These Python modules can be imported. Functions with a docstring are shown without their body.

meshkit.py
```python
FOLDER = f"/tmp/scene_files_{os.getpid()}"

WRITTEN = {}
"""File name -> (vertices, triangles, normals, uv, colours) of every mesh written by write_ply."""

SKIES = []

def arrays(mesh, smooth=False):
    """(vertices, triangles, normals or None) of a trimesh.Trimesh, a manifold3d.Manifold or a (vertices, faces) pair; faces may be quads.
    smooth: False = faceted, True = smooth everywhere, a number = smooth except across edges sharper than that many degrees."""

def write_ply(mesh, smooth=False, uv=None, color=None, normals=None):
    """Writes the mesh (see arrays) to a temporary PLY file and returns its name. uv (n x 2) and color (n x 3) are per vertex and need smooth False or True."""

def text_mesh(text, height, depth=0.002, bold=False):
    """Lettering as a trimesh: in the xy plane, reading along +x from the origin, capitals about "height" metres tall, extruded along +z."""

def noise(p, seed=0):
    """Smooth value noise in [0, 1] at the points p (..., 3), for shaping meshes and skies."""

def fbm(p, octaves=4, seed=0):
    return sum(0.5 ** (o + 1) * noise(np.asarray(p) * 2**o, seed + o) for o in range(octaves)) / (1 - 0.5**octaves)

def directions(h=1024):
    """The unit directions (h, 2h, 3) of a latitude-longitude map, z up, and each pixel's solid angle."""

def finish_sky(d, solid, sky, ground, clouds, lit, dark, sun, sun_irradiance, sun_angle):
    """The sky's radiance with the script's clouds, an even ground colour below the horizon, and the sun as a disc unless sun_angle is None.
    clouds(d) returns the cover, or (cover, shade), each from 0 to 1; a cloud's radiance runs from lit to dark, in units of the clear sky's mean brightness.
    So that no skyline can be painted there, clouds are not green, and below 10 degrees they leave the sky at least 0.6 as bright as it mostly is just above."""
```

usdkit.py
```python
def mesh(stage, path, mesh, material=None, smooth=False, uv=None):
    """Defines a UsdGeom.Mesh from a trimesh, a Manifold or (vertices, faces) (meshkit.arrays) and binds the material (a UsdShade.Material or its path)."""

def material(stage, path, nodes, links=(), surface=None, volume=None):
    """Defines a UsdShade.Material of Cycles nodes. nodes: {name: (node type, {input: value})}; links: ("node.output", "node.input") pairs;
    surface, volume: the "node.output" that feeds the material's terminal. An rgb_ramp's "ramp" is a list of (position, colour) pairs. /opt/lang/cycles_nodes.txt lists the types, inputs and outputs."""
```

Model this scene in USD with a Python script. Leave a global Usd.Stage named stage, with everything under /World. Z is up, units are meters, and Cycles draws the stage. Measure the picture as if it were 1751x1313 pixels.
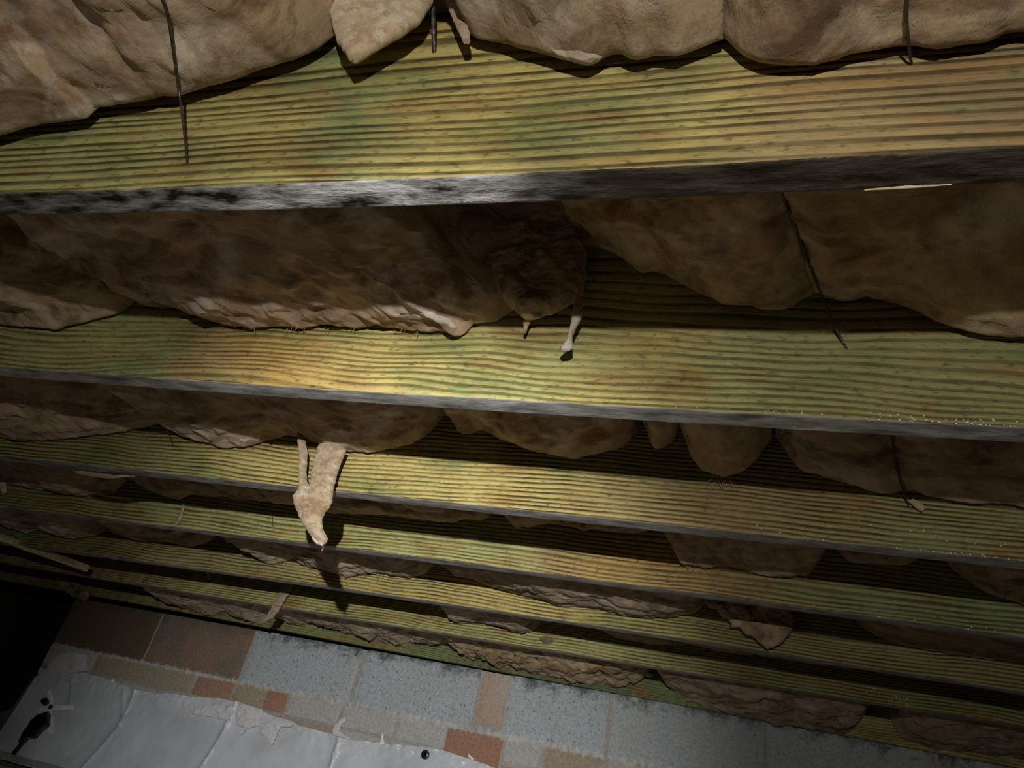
import math
import numpy as np
import trimesh
import usdkit
import meshkit
from meshkit import fbm, noise
from pxr import Usd, UsdGeom, UsdLux, Gf, Sdf
from scipy.spatial import Delaunay
from shapely.geometry import Polygon, Point, LineString
import shapely

stage = Usd.Stage.CreateInMemory()
UsdGeom.SetStageUpAxis(stage, UsdGeom.Tokens.z)
UsdGeom.SetStageMetersPerUnit(stage, 1.0)
UsdGeom.Xform.Define(stage, '/World')
UsdGeom.Scope.Define(stage, '/World/Looks')

# ------------------------------------------------------------------ camera
# z = 0 is the oversite ground, the joist bottoms are at ZB. x runs along the joists, y away from the camera.
ZB = 0.70
PITCH, YAW, ROLL, FPX = 0.53824841, -0.35294893, 0.23628881, 1212.94
EYE = np.array([0.0, 0.0, ZB - 0.49546])
W, H = 1751, 1313
def _axes():
    cp, sp, cy, sy = math.cos(PITCH), math.sin(PITCH), math.cos(YAW), math.sin(YAW)
    fwd = np.array([sy * cp, cy * cp, sp]); r = np.array([cy, -sy, 0.0]); u = np.cross(r, fwd)
    c, s = math.cos(ROLL), math.sin(ROLL)
    return np.array([c * r + s * u, -s * r + c * u, fwd])
AX = _axes()
cam = UsdGeom.Camera.Define(stage, '/World/camera')
_m = Gf.Matrix4d(1)
for i, row in enumerate((AX[0], AX[1], -AX[2], EYE)):
    for j in range(3):
        _m[i, j] = float(row[j])
cam.AddTransformOp().Set(_m)
cam.CreateHorizontalApertureAttr(36.0)
cam.CreateVerticalApertureAttr(36.0 * H / W)
cam.CreateFocalLengthAttr(36.0 * FPX / W)
cam.CreateClippingRangeAttr(Gf.Vec2f(0.01, 60.0))
cam.CreateExposureAttr(0.2)

# ------------------------------------------------------------------ light: the photographer's head torch (spot and flood LED in one housing)
TORCH = np.array([0.05, -0.48, ZB - 0.33])
def spot(name, az, el, power, half, soft, radius=0.009, color=(1, 1, 1)):
    l = UsdLux.SphereLight.Define(stage, '/World/head_torch_' + name)
    l.CreateRadiusAttr(radius); l.CreateIntensityAttr(power); l.CreateNormalizeAttr(True)
    l.CreateColorAttr(Gf.Vec3f(*color))
    s = UsdLux.ShapingAPI.Apply(l.GetPrim())
    s.CreateShapingConeAngleAttr(half); s.CreateShapingConeSoftnessAttr(soft)
    a, e = math.radians(az), math.radians(el)
    d = np.array([math.sin(a) * math.cos(e), math.cos(a) * math.cos(e), math.sin(e)])   # light shines along its -z
    up = np.array([0, 0, 1.0]); x = np.cross(up, -d); x /= np.linalg.norm(x); y = np.cross(-d, x)
    m = Gf.Matrix4d(1)
    for i, row in enumerate((x, y, -d, TORCH)):
        for j in range(3):
            m[i, j] = float(row[j])
    l.AddTransformOp().Set(m)
spot('flood', -18, 12, 9.8, 78, 1.0, color=(1.0, 0.96, 0.9))
spot('spot', -20.5, -1.2, 63.0, 23, 1.0, color=(1.0, 0.99, 0.98))

# ------------------------------------------------------------------ helpers
def ray(q):
    q = np.atleast_2d(np.asarray(q, float))
    return np.c_[(q[:, 0] - W / 2) / FPX, -(q[:, 1] - H / 2) / FPX, np.ones(len(q))] @ AX
def at(q, y):
    """the points of the vertical plane y that the photo shows at pixels q"""
    d = ray(q)
    return EYE + d * ((y - EYE[1]) / d[:, 1])[:, None]
def at_plane(q, p0, n):
    d = ray(q); n = np.asarray(n, float)
    return EYE + d * (((np.asarray(p0) - EYE) @ n) / (d @ n))[:, None]

USED = {}
def path_of(name, parent=None):
    base = (str(parent.GetPath()) if parent is not None else '/World') + '/'
    n = USED.get(base + name, 0); USED[base + name] = n + 1
    return base + (name if n == 0 else '%s_%03d' % (name, n))
def tag(p, label=None, cat=None, group=None, kind=None):
    for k, v in (('label', label), ('category', cat), ('group', group), ('kind', kind)):
        if v:
            p.SetCustomDataByKey(k, v)
    return p
def thing(name, label=None, cat=None, group=None, kind=None):
    x = UsdGeom.Xform.Define(stage, path_of(name))
    return tag(x.GetPrim(), label, cat, group, kind)
def obj(name, mesh, mat, parent=None, smooth=40, **kw):
    p = usdkit.mesh(stage, path_of(name, parent), mesh, mat, smooth=smooth).GetPrim()
    return tag(p, **kw)
def cat(ms):
    return trimesh.util.concatenate(ms)
def box(x0, x1, y0, y1, z0, z1):
    b = trimesh.creation.box([x1 - x0, y1 - y0, z1 - z0]); b.apply_translation([(x0 + x1) / 2, (y0 + y1) / 2, (z0 + z1) / 2]); return b
def loft(rings, caps=True):
    """closed rings (n, m, 3) joined into a solid"""
    R = np.asarray(rings, float); n, m, _ = R.shape
    v = R.reshape(-1, 3); f = []
    i = np.arange(n - 1)[:, None] * m; j = np.arange(m)[None, :]; k = (j + 1) % m
    a, b, c, d = i + j, i + k, i + m + k, i + m + j
    f = np.concatenate([np.stack([a, b, c], -1).reshape(-1, 3), np.stack([a, c, d], -1).reshape(-1, 3)])
    if caps:
        c0, c1 = len(v), len(v) + 1
        v = np.vstack([v, R[0].mean(0), R[-1].mean(0)])
        jj = np.arange(m); kk = (jj + 1) % m
        f = np.vstack([f, np.c_[kk, jj, np.full(m, c0)], np.c_[(n - 1) * m + jj, (n - 1) * m + kk, np.full(m, c1)]])
    t = trimesh.Trimesh(v, f, process=False)
    if t.volume < 0:
        t.invert()
    return t
def resample(P, step):
    P = np.asarray(P, float)
    L = np.r_[0, np.cumsum(np.linalg.norm(np.diff(P, axis=0), axis=1))]
    n = max(3, int(L[-1] / step) + 1)
    s = np.linspace(0, L[-1], n)
    return np.stack([np.interp(s, L, P[:, k]) for k in range(P.shape[1])], 1), s / L[-1]
def smooth_line(P, step):
    P, _ = resample(P, step)
    for _ in range(3):
        P[1:-1] = (P[:-2] + 2 * P[1:-1] + P[2:]) / 4
    return P
def tube(P, radii, sides=8, flat=1.0, side_dir=None):
    P = np.asarray(P, float); n = len(P); r = np.interp(np.linspace(0, 1, n), np.linspace(0, 1, len(np.atleast_1d(radii))), np.atleast_1d(radii)) if np.ndim(radii) else np.full(n, radii)
    T = np.gradient(P, axis=0); T /= np.linalg.norm(T, axis=1, keepdims=True)
    s0 = np.array(side_dir if side_dir is not None else [1.0, 0.13, 0.07])
    A = s0 - (T @ s0)[:, None] * T; A /= np.linalg.norm(A, axis=1, keepdims=True); B = np.cross(T, A)
    th = np.linspace(0, 2 * np.pi, sides, endpoint=False)
    return loft(P[:, None] + r[:, None, None] * (np.cos(th)[None, :, None] * A[:, None] + flat * np.sin(th)[None, :, None] * B[:, None]))
def strip(P, widths, thick, seed, step=0.004, rough=0.25):
    """a torn strip of wool: flat tube with ragged width"""
    P = smooth_line(P, step); n = len(P)
    w = np.interp(np.linspace(0, 1, n), np.linspace(0, 1, len(widths)), widths)
    w = w * (1 - rough + 2 * rough * fbm(np.c_[P * 90], 3, seed))
    T = np.gradient(P, axis=0); T /= np.linalg.norm(T, axis=1, keepdims=True)
    s0 = np.array([1.0, -0.25, 0.1]); A = s0 - (T @ s0)[:, None] * T; A /= np.linalg.norm(A, axis=1, keepdims=True); B = np.cross(T, A)
    th = np.linspace(0, 2 * np.pi, 18, endpoint=False)
    ring = np.cos(th)[None, :, None] * A[:, None] * w[:, None, None] + np.sin(th)[None, :, None] * B[:, None] * np.minimum(thick, w)[:, None, None]
    V = P[:, None] + ring * (0.72 + 0.56 * fbm((P[:, None] + ring * 1.0) * 120, 3, seed + 3))[..., None]
    return loft(V)
def pad(outline, T, seed, res=0.004, plane=None, amp=0.006, scale=45, edge=0.35, jag=0.0, front=(0, -1, 0), amp2=0.0):
    """a padded sheet: outline = 3-D points in a plane with normal FRONT (towards the viewer); rounded edges, lumpy faces"""
    O = np.asarray(outline, float); n = np.asarray(front, float); n /= np.linalg.norm(n)
    u = np.cross([0, 0, 1.0], n); u /= np.linalg.norm(u); v = np.cross(n, u); o = O.mean(0)
    Q = np.c_[(O - o) @ u, (O - o) @ v]
    Q, _ = resample(np.vstack([Q, Q[:1]]), res); Q = Q[:-1]
    if jag:
        c = Q - Q.mean(0); c /= np.linalg.norm(c, axis=1, keepdims=True) + 1e-9
        Q = Q + c * ((fbm(np.c_[Q * 130, np.zeros(len(Q))], 3, seed + 9) - 0.5) * 2 * jag)[:, None]
    poly = Polygon(Q).buffer(0)
    if poly.geom_type != 'Polygon':
        poly = max(poly.geoms, key=lambda g: g.area)
    Q = np.array(poly.exterior.coords)[:-1]
    x0, y0, x1, y1 = poly.bounds
    gx, gy = np.meshgrid(np.arange(x0, x1, res), np.arange(y0, y1, res * 0.87)); gx[1::2] += res / 2
    G = np.c_[gx.ravel(), gy.ravel()]
    inner = poly.buffer(-res * 0.55)
    G = G[shapely.contains_xy(inner, G[:, 0], G[:, 1])]
    A = np.vstack([Q, G]); tri = Delaunay(A).simplices
    cen = A[tri].mean(1); tri = tri[shapely.contains_xy(poly, cen[:, 0], cen[:, 1])]
    e1, e2 = A[tri[:, 1]] - A[tri[:, 0]], A[tri[:, 2]] - A[tri[:, 0]]
    s = np.sign(e1[:, 0] * e2[:, 1] - e1[:, 1] * e2[:, 0]); tri = tri[s != 0]; s = s[s != 0]; tri[s < 0] = tri[s < 0][:, [0, 2, 1]]
    d = shapely.distance(shapely.points(A), LineString(np.vstack([Q, Q[:1]]))); d[:len(Q)] = 0
    R = max(edge * d.max(), 1e-4); k = np.sqrt(np.clip(1 - (1 - np.clip(d / R, 0, 1)) ** 2, 0, 1))
    P = o + A[:, :1] * u + A[:, 1:] * v
    lump = (fbm(P * scale, 4, seed) - 0.5) * 2 * amp
    if amp2:
        lump = lump + (np.abs(fbm(P * scale * 2.2 + 7, 3, seed + 1) - 0.5) * 4 - 0.5) * amp2
    base = P + n * ((fbm(P * 14, 2, seed + 5) - 0.5) * 2 * amp)[:, None]
    F = base + n * (T * k + lump * k)[:, None]; Bk = base - n * (T * k)[:, None]
    nb, N = len(Q), len(A)
    back = np.arange(N); back[nb:] += N - nb
    V = np.vstack([F, Bk[nb:]]); f = np.vstack([tri, back[tri][:, [0, 2, 1]]])
    m = trimesh.Trimesh(V, f, process=False)
    if m.volume < 0:
        m.invert()
    return m

# ------------------------------------------------------------------ materials
def M(name, nodes, links, surface='p.BSDF'):
    return usdkit.material(stage, '/World/Looks/' + name, nodes, links, surface=surface)
def math_n(op, a=None, b=None, c=None, clamp=False):
    d = {'math_type': op}
    for k, x in (('value1', a), ('value2', b), ('value3', c)):
        if x is not None:
            d[k] = x
    if clamp:
        d['use_clamp'] = True
    return ('math', d)

def wood(name, stops, freq, seed, bottom, white=None, warp=0.012, dark=0.7, x0=-3.4, x1=1.4, ub=0.35, wet=None, pw=1.0):
    """stops: (x, colour) along the joist face; bottom: colour of the wet underside; white: (x, amount) frosty bloom of the underside"""
    tox = lambda x: (x - x0) / (x1 - x0)
    n = {
        'geo': ('geometry', {}), 'sep': ('separate_xyz', {}), 'sepn': ('separate_xyz', {}),
        'mapw': ('mapping', {'scale': (2.2, 0.6, 5.0), 'location': (seed * 3.7, seed, seed * 1.3)}),
        'nw': ('noise_texture', {'scale': 1.0, 'detail': 2.0, 'roughness': 0.45}),
        'nwc': math_n('subtract', b=0.5),
        'g': math_n('multiply_add', b=warp * 4),
        'comb': ('combine_xyz', {'x': seed * 1.1, 'y': 0.0}),
        'nz': ('noise_texture', {'scale': 26.0, 'detail': 1.0}),
        'gu': math_n('subtract', a=ZB + 0.30), 'gp': math_n('power', b=pw), 'gf': math_n('multiply_add', b=freq),
        'gnz': math_n('multiply', b=2.2),
        'sum': math_n('add'),
        'fr': math_n('fraction'),
        'ring': ('rgb_ramp', {'ramp': [(0, (0, 0, 0)), (0.05, (0.3,) * 3), (0.14, (1, 1, 1)), (0.32, (0.9,) * 3), (0.48, (0.28,) * 3), (0.7, (0.04,) * 3), (1, (0, 0, 0))]}),
        'mapa': ('mapping', {'scale': (9.0, 2.0, 22.0), 'location': (seed, 0, 0)}),
        'na': ('noise_texture', {'scale': 1.0, 'detail': 3.0}),
        'amt': ('map_range', {'from_min': 0.3, 'from_max': 0.6, 'to_min': 0.45, 'to_max': 1.0, 'clamp': True}),
        'ringa': math_n('multiply'),
        'ringd': math_n('multiply', b=dark),
        # fibres
        'mapf': ('mapping', {'scale': (14.0, 60.0, 420.0)}),
        'nf': ('noise_texture', {'scale': 1.0, 'detail': 3.0, 'roughness': 0.6}),
        # colour along the length
        'mapx': ('mapping', {'scale': (3.2, 3.0, 9.0), 'location': (0, seed * 2.1, 0)}),
        'nx': ('noise_texture', {'scale': 1.0, 'detail': 4.0, 'roughness': 0.55}),
        'nxc': math_n('multiply_add', b=0.55, c=-0.275),
        'xx': math_n('add'),
        'tx': ('map_range', {'from_min': x0, 'from_max': x1, 'to_min': 0.0, 'to_max': 1.0, 'clamp': True}),
        'face': ('rgb_ramp', {'ramp': [(tox(x), c) for x, c in stops]}),
        # blotches of green mould and of brown rot
        'mapm': ('mapping', {'scale': (5.0, 5.0, 13.0), 'location': (seed * 5.3, 0, 1.0)}),
        'nm': ('noise_texture', {'scale': 1.0, 'detail': 5.0, 'roughness': 0.62}),
        'green': ('map_range', {'from_min': 0.5, 'from_max': 0.68, 'to_min': 0.0, 'to_max': 0.75, 'clamp': True}),
        'mixg': ('mix_color', {'b': (0.15, 0.2, 0.07)}),
        'mapb': ('mapping', {'scale': (8.0, 5.0, 20.0), 'location': (0, 3.0, seed * 2.3)}),
        'nb': ('noise_texture', {'scale': 1.0, 'detail': 5.0, 'roughness': 0.65}),
        'brown': ('map_range', {'from_min': 0.49, 'from_max': 0.7, 'to_min': 0.0, 'to_max': 0.8, 'clamp': True}),
        'mixb': ('mix_color', {'b': (0.32, 0.17, 0.055)}),
        'mapsp': ('mapping', {'scale': (70.0, 70.0, 190.0)}), 'specks': ('noise_texture', {'scale': 1.0, 'detail': 4.0, 'roughness': 0.65}),
        'spk': ('map_range', {'from_min': 0.54, 'from_max': 0.72, 'to_min': 0.0, 'to_max': 0.75, 'clamp': True}),
        'mixr': ('mix_color', {'b': (0.042, 0.031, 0.009)}),
        'mixs': ('mix_color', {'b': (0.05, 0.035, 0.012)}),
        'mixf': ('mix_color', {'blend_type': 'multiply', 'fac': 0.55}),
        'fcol': ('rgb_ramp', {'ramp': [(0.25, (0.62, 0.6, 0.55)), (0.65, (1, 1, 1))]}),
        # underside
        'nu': ('noise_texture', {'scale': 1.0, 'detail': 5.0, 'roughness': 0.6}),
        'mapu': ('mapping', {'scale': (16.0, 55.0, 30.0), 'location': (seed, 0, 0)}),
        'und': ('rgb_ramp', {'ramp': [(0.3, tuple(c * 0.35 for c in bottom)), (0.5, bottom), (0.72, tuple(min(1, c * 1.7) for c in bottom))]}),
        'wx': ('rgb_ramp', {'ramp': [(tox(x), (a, a, a)) for x, a in (white or [(x0, 0.0), (x1, 0.0)])]}),
        'wn': ('map_range', {'from_min': 0.38, 'from_max': 0.6, 'to_min': 0.0, 'to_max': 1.0, 'clamp': True}),
        'wm': math_n('multiply', clamp=True),
        'mixw': ('mix_color', {'b': (0.52, 0.53, 0.52)}),
        'isb': math_n('less_than', b=-0.55),
        'mixu': ('mix_color', {}),
        # relief
        'h1': math_n('multiply', b=-1.0), 'h2': math_n('multiply_add', b=0.35), 'h3': math_n('multiply_add', b=0.2),
        'bump': ('bump', {'strength': 0.75, 'distance': 0.0035}),
        'nbu': ('noise_texture', {'scale': 85.0, 'detail': 4.0}),
        'bump2': ('bump', {'strength': ub, 'distance': 0.006}),
        'mixn': ('mix_vector', {}),
        'rough': ('map_range', {'from_min': 0.0, 'from_max': 1.0, 'to_min': 0.62, 'to_max': 0.48}),
        'cx': ('rgb_ramp', {'ramp': [(tox(x), (a, a, a)) for x, a in (wet or [(x0, 0.05), (x1, 0.05)])]}),
        'cn': ('noise_texture', {'scale': 230.0, 'detail': 2.0}), 'cb': ('bump', {'strength': 1.0, 'distance': 0.012}),
        'p': ('principled_bsdf', {'specular_ior_level': 0.25, 'coat_roughness': 0.12, 'coat_ior': 1.33}),
    }
    l = [('geo.position', 'sep.vector'), ('geo.true_normal', 'sepn.vector'), ('geo.position', 'mapw.vector'), ('mapw.vector', 'nw.vector'), ('nw.fac', 'nwc.value1'), ('nwc.value', 'g.value1'), ('sep.z', 'g.value3'),
         ('g.value', 'comb.z'), ('comb.vector', 'nz.vector'), ('nz.fac', 'gnz.value1'), ('g.value', 'gu.value2'), ('gu.value', 'gp.value1'), ('gp.value', 'gf.value1'), ('gnz.value', 'gf.value3'), ('gf.value', 'fr.value1'), ('fr.value', 'ring.fac'),
         ('geo.position', 'mapa.vector'), ('mapa.vector', 'na.vector'), ('na.fac', 'amt.value'), ('ring.color', 'ringa.value1'), ('amt.result', 'ringa.value2'), ('ringa.value', 'ringd.value1'),
         ('geo.position', 'mapf.vector'), ('mapf.vector', 'nf.vector'),
         ('geo.position', 'mapx.vector'), ('mapx.vector', 'nx.vector'), ('nx.fac', 'nxc.value1'), ('nxc.value', 'xx.value1'), ('sep.x', 'xx.value2'), ('xx.value', 'tx.value'), ('tx.result', 'face.fac'),
         ('geo.position', 'mapm.vector'), ('mapm.vector', 'nm.vector'), ('nm.fac', 'green.value'), ('face.color', 'mixg.a'), ('green.result', 'mixg.fac'),
         ('geo.position', 'mapb.vector'), ('mapb.vector', 'nb.vector'), ('nb.fac', 'brown.value'), ('mixg.result', 'mixb.a'), ('brown.result', 'mixb.fac'),
         ('mixb.result', 'mixr.a'), ('ringd.value', 'mixr.fac'), ('geo.position', 'mapsp.vector'), ('mapsp.vector', 'specks.vector'), ('specks.fac', 'spk.value'), ('mixr.result', 'mixs.a'), ('spk.result', 'mixs.fac'),
         ('nf.fac', 'fcol.fac'), ('mixs.result', 'mixf.a'), ('fcol.color', 'mixf.b'),
         ('geo.position', 'mapu.vector'), ('mapu.vector', 'nu.vector'), ('nu.fac', 'und.fac'), ('tx.result', 'wx.fac'), ('nu.fac', 'wn.value'), ('wx.color', 'wm.value1'), ('wn.result', 'wm.value2'), ('und.color', 'mixw.a'), ('wm.value', 'mixw.fac'),
         ('sepn.z', 'isb.value1'), ('isb.value', 'mixu.fac'), ('mixf.result', 'mixu.a'), ('mixw.result', 'mixu.b'), ('mixu.result', 'p.base_color'),
         ('ringa.value', 'h1.value1'), ('nf.fac', 'h2.value1'), ('h1.value', 'h2.value3'), ('specks.fac', 'h3.value1'), ('h2.value', 'h3.value3'), ('h3.value', 'bump.height'),
         ('nu.fac', 'bump2.height'), ('isb.value', 'mixn.fac'), ('bump.normal', 'mixn.a'), ('bump2.normal', 'mixn.b'), ('mixn.result', 'p.normal'),
         ('isb.value', 'rough.value'), ('rough.result', 'p.roughness')]
    l += [('tx.result', 'cx.fac'), ('cx.color', 'p.coat_weight'), ('geo.position', 'cn.vector'), ('cn.fac', 'cb.height'), ('cb.normal', 'p.coat_normal')]
    for drop in ('sum', 'nbu'):
        n.pop(drop)
    return M(name, n, l)

YEL, LGR, GRN, ORA, TAN, BRN, OLV, DGR = (0.50, 0.41, 0.145), (0.40, 0.39, 0.15), (0.24, 0.30, 0.125), (0.48, 0.315, 0.10), (0.36, 0.27, 0.12), (0.22, 0.155, 0.075), (0.30, 0.285, 0.115), (0.12, 0.18, 0.09)
wood_mats = {
    1: wood('joist_wood_first', [(-1.2, LGR), (-0.75, LGR), (-0.52, YEL), (-0.42, GRN), (-0.3, YEL), (-0.2, YEL), (-0.08, OLV), (0.0, YEL), (0.1, TAN), (0.2, BRN), (0.35, TAN)], 112, 1.0, (0.026, 0.018, 0.01), white=[(-0.95, 0.1), (-0.75, 0.5), (-0.6, 0.8), (-0.35, 0.95), (-0.22, 0.85), (-0.13, 0.3), (-0.05, 0.05), (1.0, 0.02)], warp=0.007, dark=0.95, ub=0.8, pw=1.58),
    2: wood('joist_wood_second', [(-1.6, OLV), (-1.1, LGR), (-0.9, GRN), (-0.85, TAN), (-0.7, ORA), (-0.5, YEL), (-0.3, LGR), (-0.12, YEL), (0.02, LGR), (0.12, OLV), (0.5, OLV)], 112, 2.0, (0.26, 0.26, 0.24), warp=0.02, dark=0.7, pw=1.5, wet=[(-0.1, 0.05), (0.15, 0.7), (1, 1)]),
    3: wood('joist_wood_third', [(-2.0, OLV), (-1.2, OLV), (-0.95, YEL), (-0.6, YEL), (-0.3, YEL), (0.0, TAN), (0.3, OLV), (0.7, OLV)], 108, 3.0, (0.24, 0.23, 0.21), warp=0.012, dark=1.0, wet=[(-0.35, 0.05), (-0.2, 0.8), (1, 1)]),
    4: wood('joist_wood_fourth', [(-2.2, OLV), (-1.3, LGR), (-0.8, LGR), (-0.5, LGR), (-0.38, TAN), (-0.2, ORA), (0.05, TAN), (0.25, OLV), (0.45, GRN), (0.7, GRN)], 98, 4.0, (0.24, 0.22, 0.2), dark=0.9),
    5: wood('joist_wood_fifth', [(-2.6, GRN), (-2.0, TAN), (-1.5, OLV), (-0.9, YEL), (-0.3, YEL), (0.0, OLV), (0.7, OLV)], 108, 5.0, (0.24, 0.22, 0.2), dark=0.95),
    6: wood('joist_wood_sixth', [(-2.6, TAN), (-2.0, LGR), (-1.2, LGR), (-0.5, LGR), (0.1, OLV), (0.8, OLV)], 108, 6.0, (0.22, 0.19, 0.15), dark=0.9),
    7: wood('joist_wood_seventh', [(-3.0, OLV), (-2.0, OLV), (-1.3, GRN), (-0.9, DGR), (-0.4, DGR), (-0.1, GRN), (0.4, LGR), (0.8, YEL)], 110, 7.0, (0.14, 0.16, 0.1), dark=0.6),
    8: wood('offcut_wood', [(-4, (0.5, 0.42, 0.24)), (1, (0.5, 0.42, 0.24))], 120, 8.0, (0.6, 0.52, 0.34), dark=0.3),
}

def wool(name, base, dark, pale, seed, scale=7.0, darkness=(0.43, 0.62)):
    return M(name, {
        'geo': ('geometry', {}),
        'map': ('mapping', {'location': (seed, seed * 2.0, 0), 'scale': (0.75, 1.1, 1.7), 'rotation': (0.25, 0.15, 0.5)}),
        'n1': ('noise_texture', {'scale': scale, 'detail': 5.0, 'roughness': 0.66, 'distortion': 1.4}),
        'n2': ('noise_texture', {'scale': scale * 1.7, 'detail': 5.0, 'roughness': 0.62, 'distortion': 0.5}),
        'map3': ('mapping', {'location': (seed, 0, 0), 'scale': (260.0, 90.0, 500.0), 'rotation': (0.2, 0.1, 0.4)}),
        'n3': ('noise_texture', {'scale': 1.0, 'detail': 2.5, 'distortion': 1.5}),
        'n4': ('noise_texture', {'scale': 55.0, 'detail': 2.5}),
        'r1': ('map_range', {'from_min': darkness[0], 'from_max': darkness[1], 'clamp': True}),
        'r2': ('map_range', {'from_min': 0.5, 'from_max': 0.68, 'to_max': 0.85, 'clamp': True}),
        'm1': ('mix_color', {'a': base, 'b': dark}), 'm2': ('mix_color', {'b': pale}),
        'fr': ('rgb_ramp', {'ramp': [(0.3, (0.7, 0.68, 0.66)), (0.62, (1, 1, 1))]}), 'm3': ('mix_color', {'blend_type': 'multiply', 'fac': 0.55}),
        'h': math_n('multiply_add', b=0.5), 'b': ('bump', {'strength': 0.45, 'distance': 0.004}),
        'p': ('principled_bsdf', {'roughness': 0.95, 'specular_ior_level': 0.1, 'sheen_weight': 0.25, 'sheen_roughness': 0.6, 'sheen_tint': (0.9, 0.8, 0.65)}),
    }, [('geo.position', 'map.vector'), ('map.vector', 'n1.vector'), ('map.vector', 'n2.vector'), ('geo.position', 'map3.vector'), ('map3.vector', 'n3.vector'), ('map.vector', 'n4.vector'),
        ('n1.fac', 'r1.value'), ('n2.fac', 'r2.value'), ('r1.result', 'm1.fac'), ('m1.result', 'm2.a'), ('r2.result', 'm2.fac'), ('n3.fac', 'fr.fac'), ('m2.result', 'm3.a'), ('fr.color', 'm3.b'), ('m3.result', 'p.base_color'),
        ('n3.fac', 'h.value1'), ('n4.fac', 'h.value3'), ('h.value', 'b.height'), ('b.normal', 'p.normal')])
WOOL = [wool('wool_brown', (0.33, 0.23, 0.13), (0.10, 0.052, 0.02), (0.47, 0.39, 0.27), 1.0),
        wool('wool_tan', (0.38, 0.265, 0.135), (0.14, 0.075, 0.027), (0.5, 0.41, 0.27), 2.0),
        wool('wool_pink', (0.35, 0.25, 0.15), (0.13, 0.07, 0.03), (0.52, 0.45, 0.36), 3.0)]
WOOL_DARK = wool('wool_dark', (0.27, 0.185, 0.1), (0.07, 0.042, 0.018), (0.46, 0.35, 0.21), 4.0, scale=20.0)
WOOL_PALE = wool('wool_pale', (0.36, 0.28, 0.185), (0.24, 0.155, 0.085), (0.48, 0.41, 0.31), 5.0, scale=26.0)
WOOL_FLAP = wool('wool_flap', (0.46, 0.365, 0.235), (0.32, 0.22, 0.12), (0.56, 0.48, 0.36), 5.5, scale=22.0)
WOOL_WHITE = wool('wool_white', (0.44, 0.39, 0.31), (0.35, 0.28, 0.2), (0.54, 0.51, 0.45), 6.0, scale=30.0)

def plain(name, color, rough=0.6, **kw):
    return M(name, {'p': ('principled_bsdf', dict(base_color=color, roughness=rough, **kw))}, [])
WIRE = M('wire_steel', {'geo': ('geometry', {}), 'n': ('noise_texture', {'scale': 140.0, 'detail': 4.0}), 'r': ('rgb_ramp', {'ramp': [(0.35, (0.035, 0.028, 0.022)), (0.6, (0.09, 0.07, 0.055)), (0.75, (0.2, 0.15, 0.1))]}), 'p': ('principled_bsdf', {'metallic': 0.6, 'roughness': 0.45})},
         [('geo.position', 'n.vector'), ('n.fac', 'r.fac'), ('r.color', 'p.base_color')])
BLACK = plain('black_plastic', (0.012, 0.012, 0.014), 0.3)
BLACK_GLOSS = plain('black_gloss_plastic', (0.008, 0.008, 0.009), 0.12)
TAPE = M('tape_white', {'geo': ('geometry', {}), 'n': ('noise_texture', {'scale': 60.0, 'detail': 3.0}), 'r': ('rgb_ramp', {'ramp': [(0.3, (0.72, 0.72, 0.68)), (0.7, (0.86, 0.86, 0.82))]}), 'p': ('principled_bsdf', {'roughness': 0.4})}, [('geo.position', 'n.vector'), ('n.fac', 'r.fac'), ('r.color', 'p.base_color')])
WATER = plain('water', (0.95, 0.97, 1.0), 0.03, transmission_weight=1.0, ior=1.33)
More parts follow.
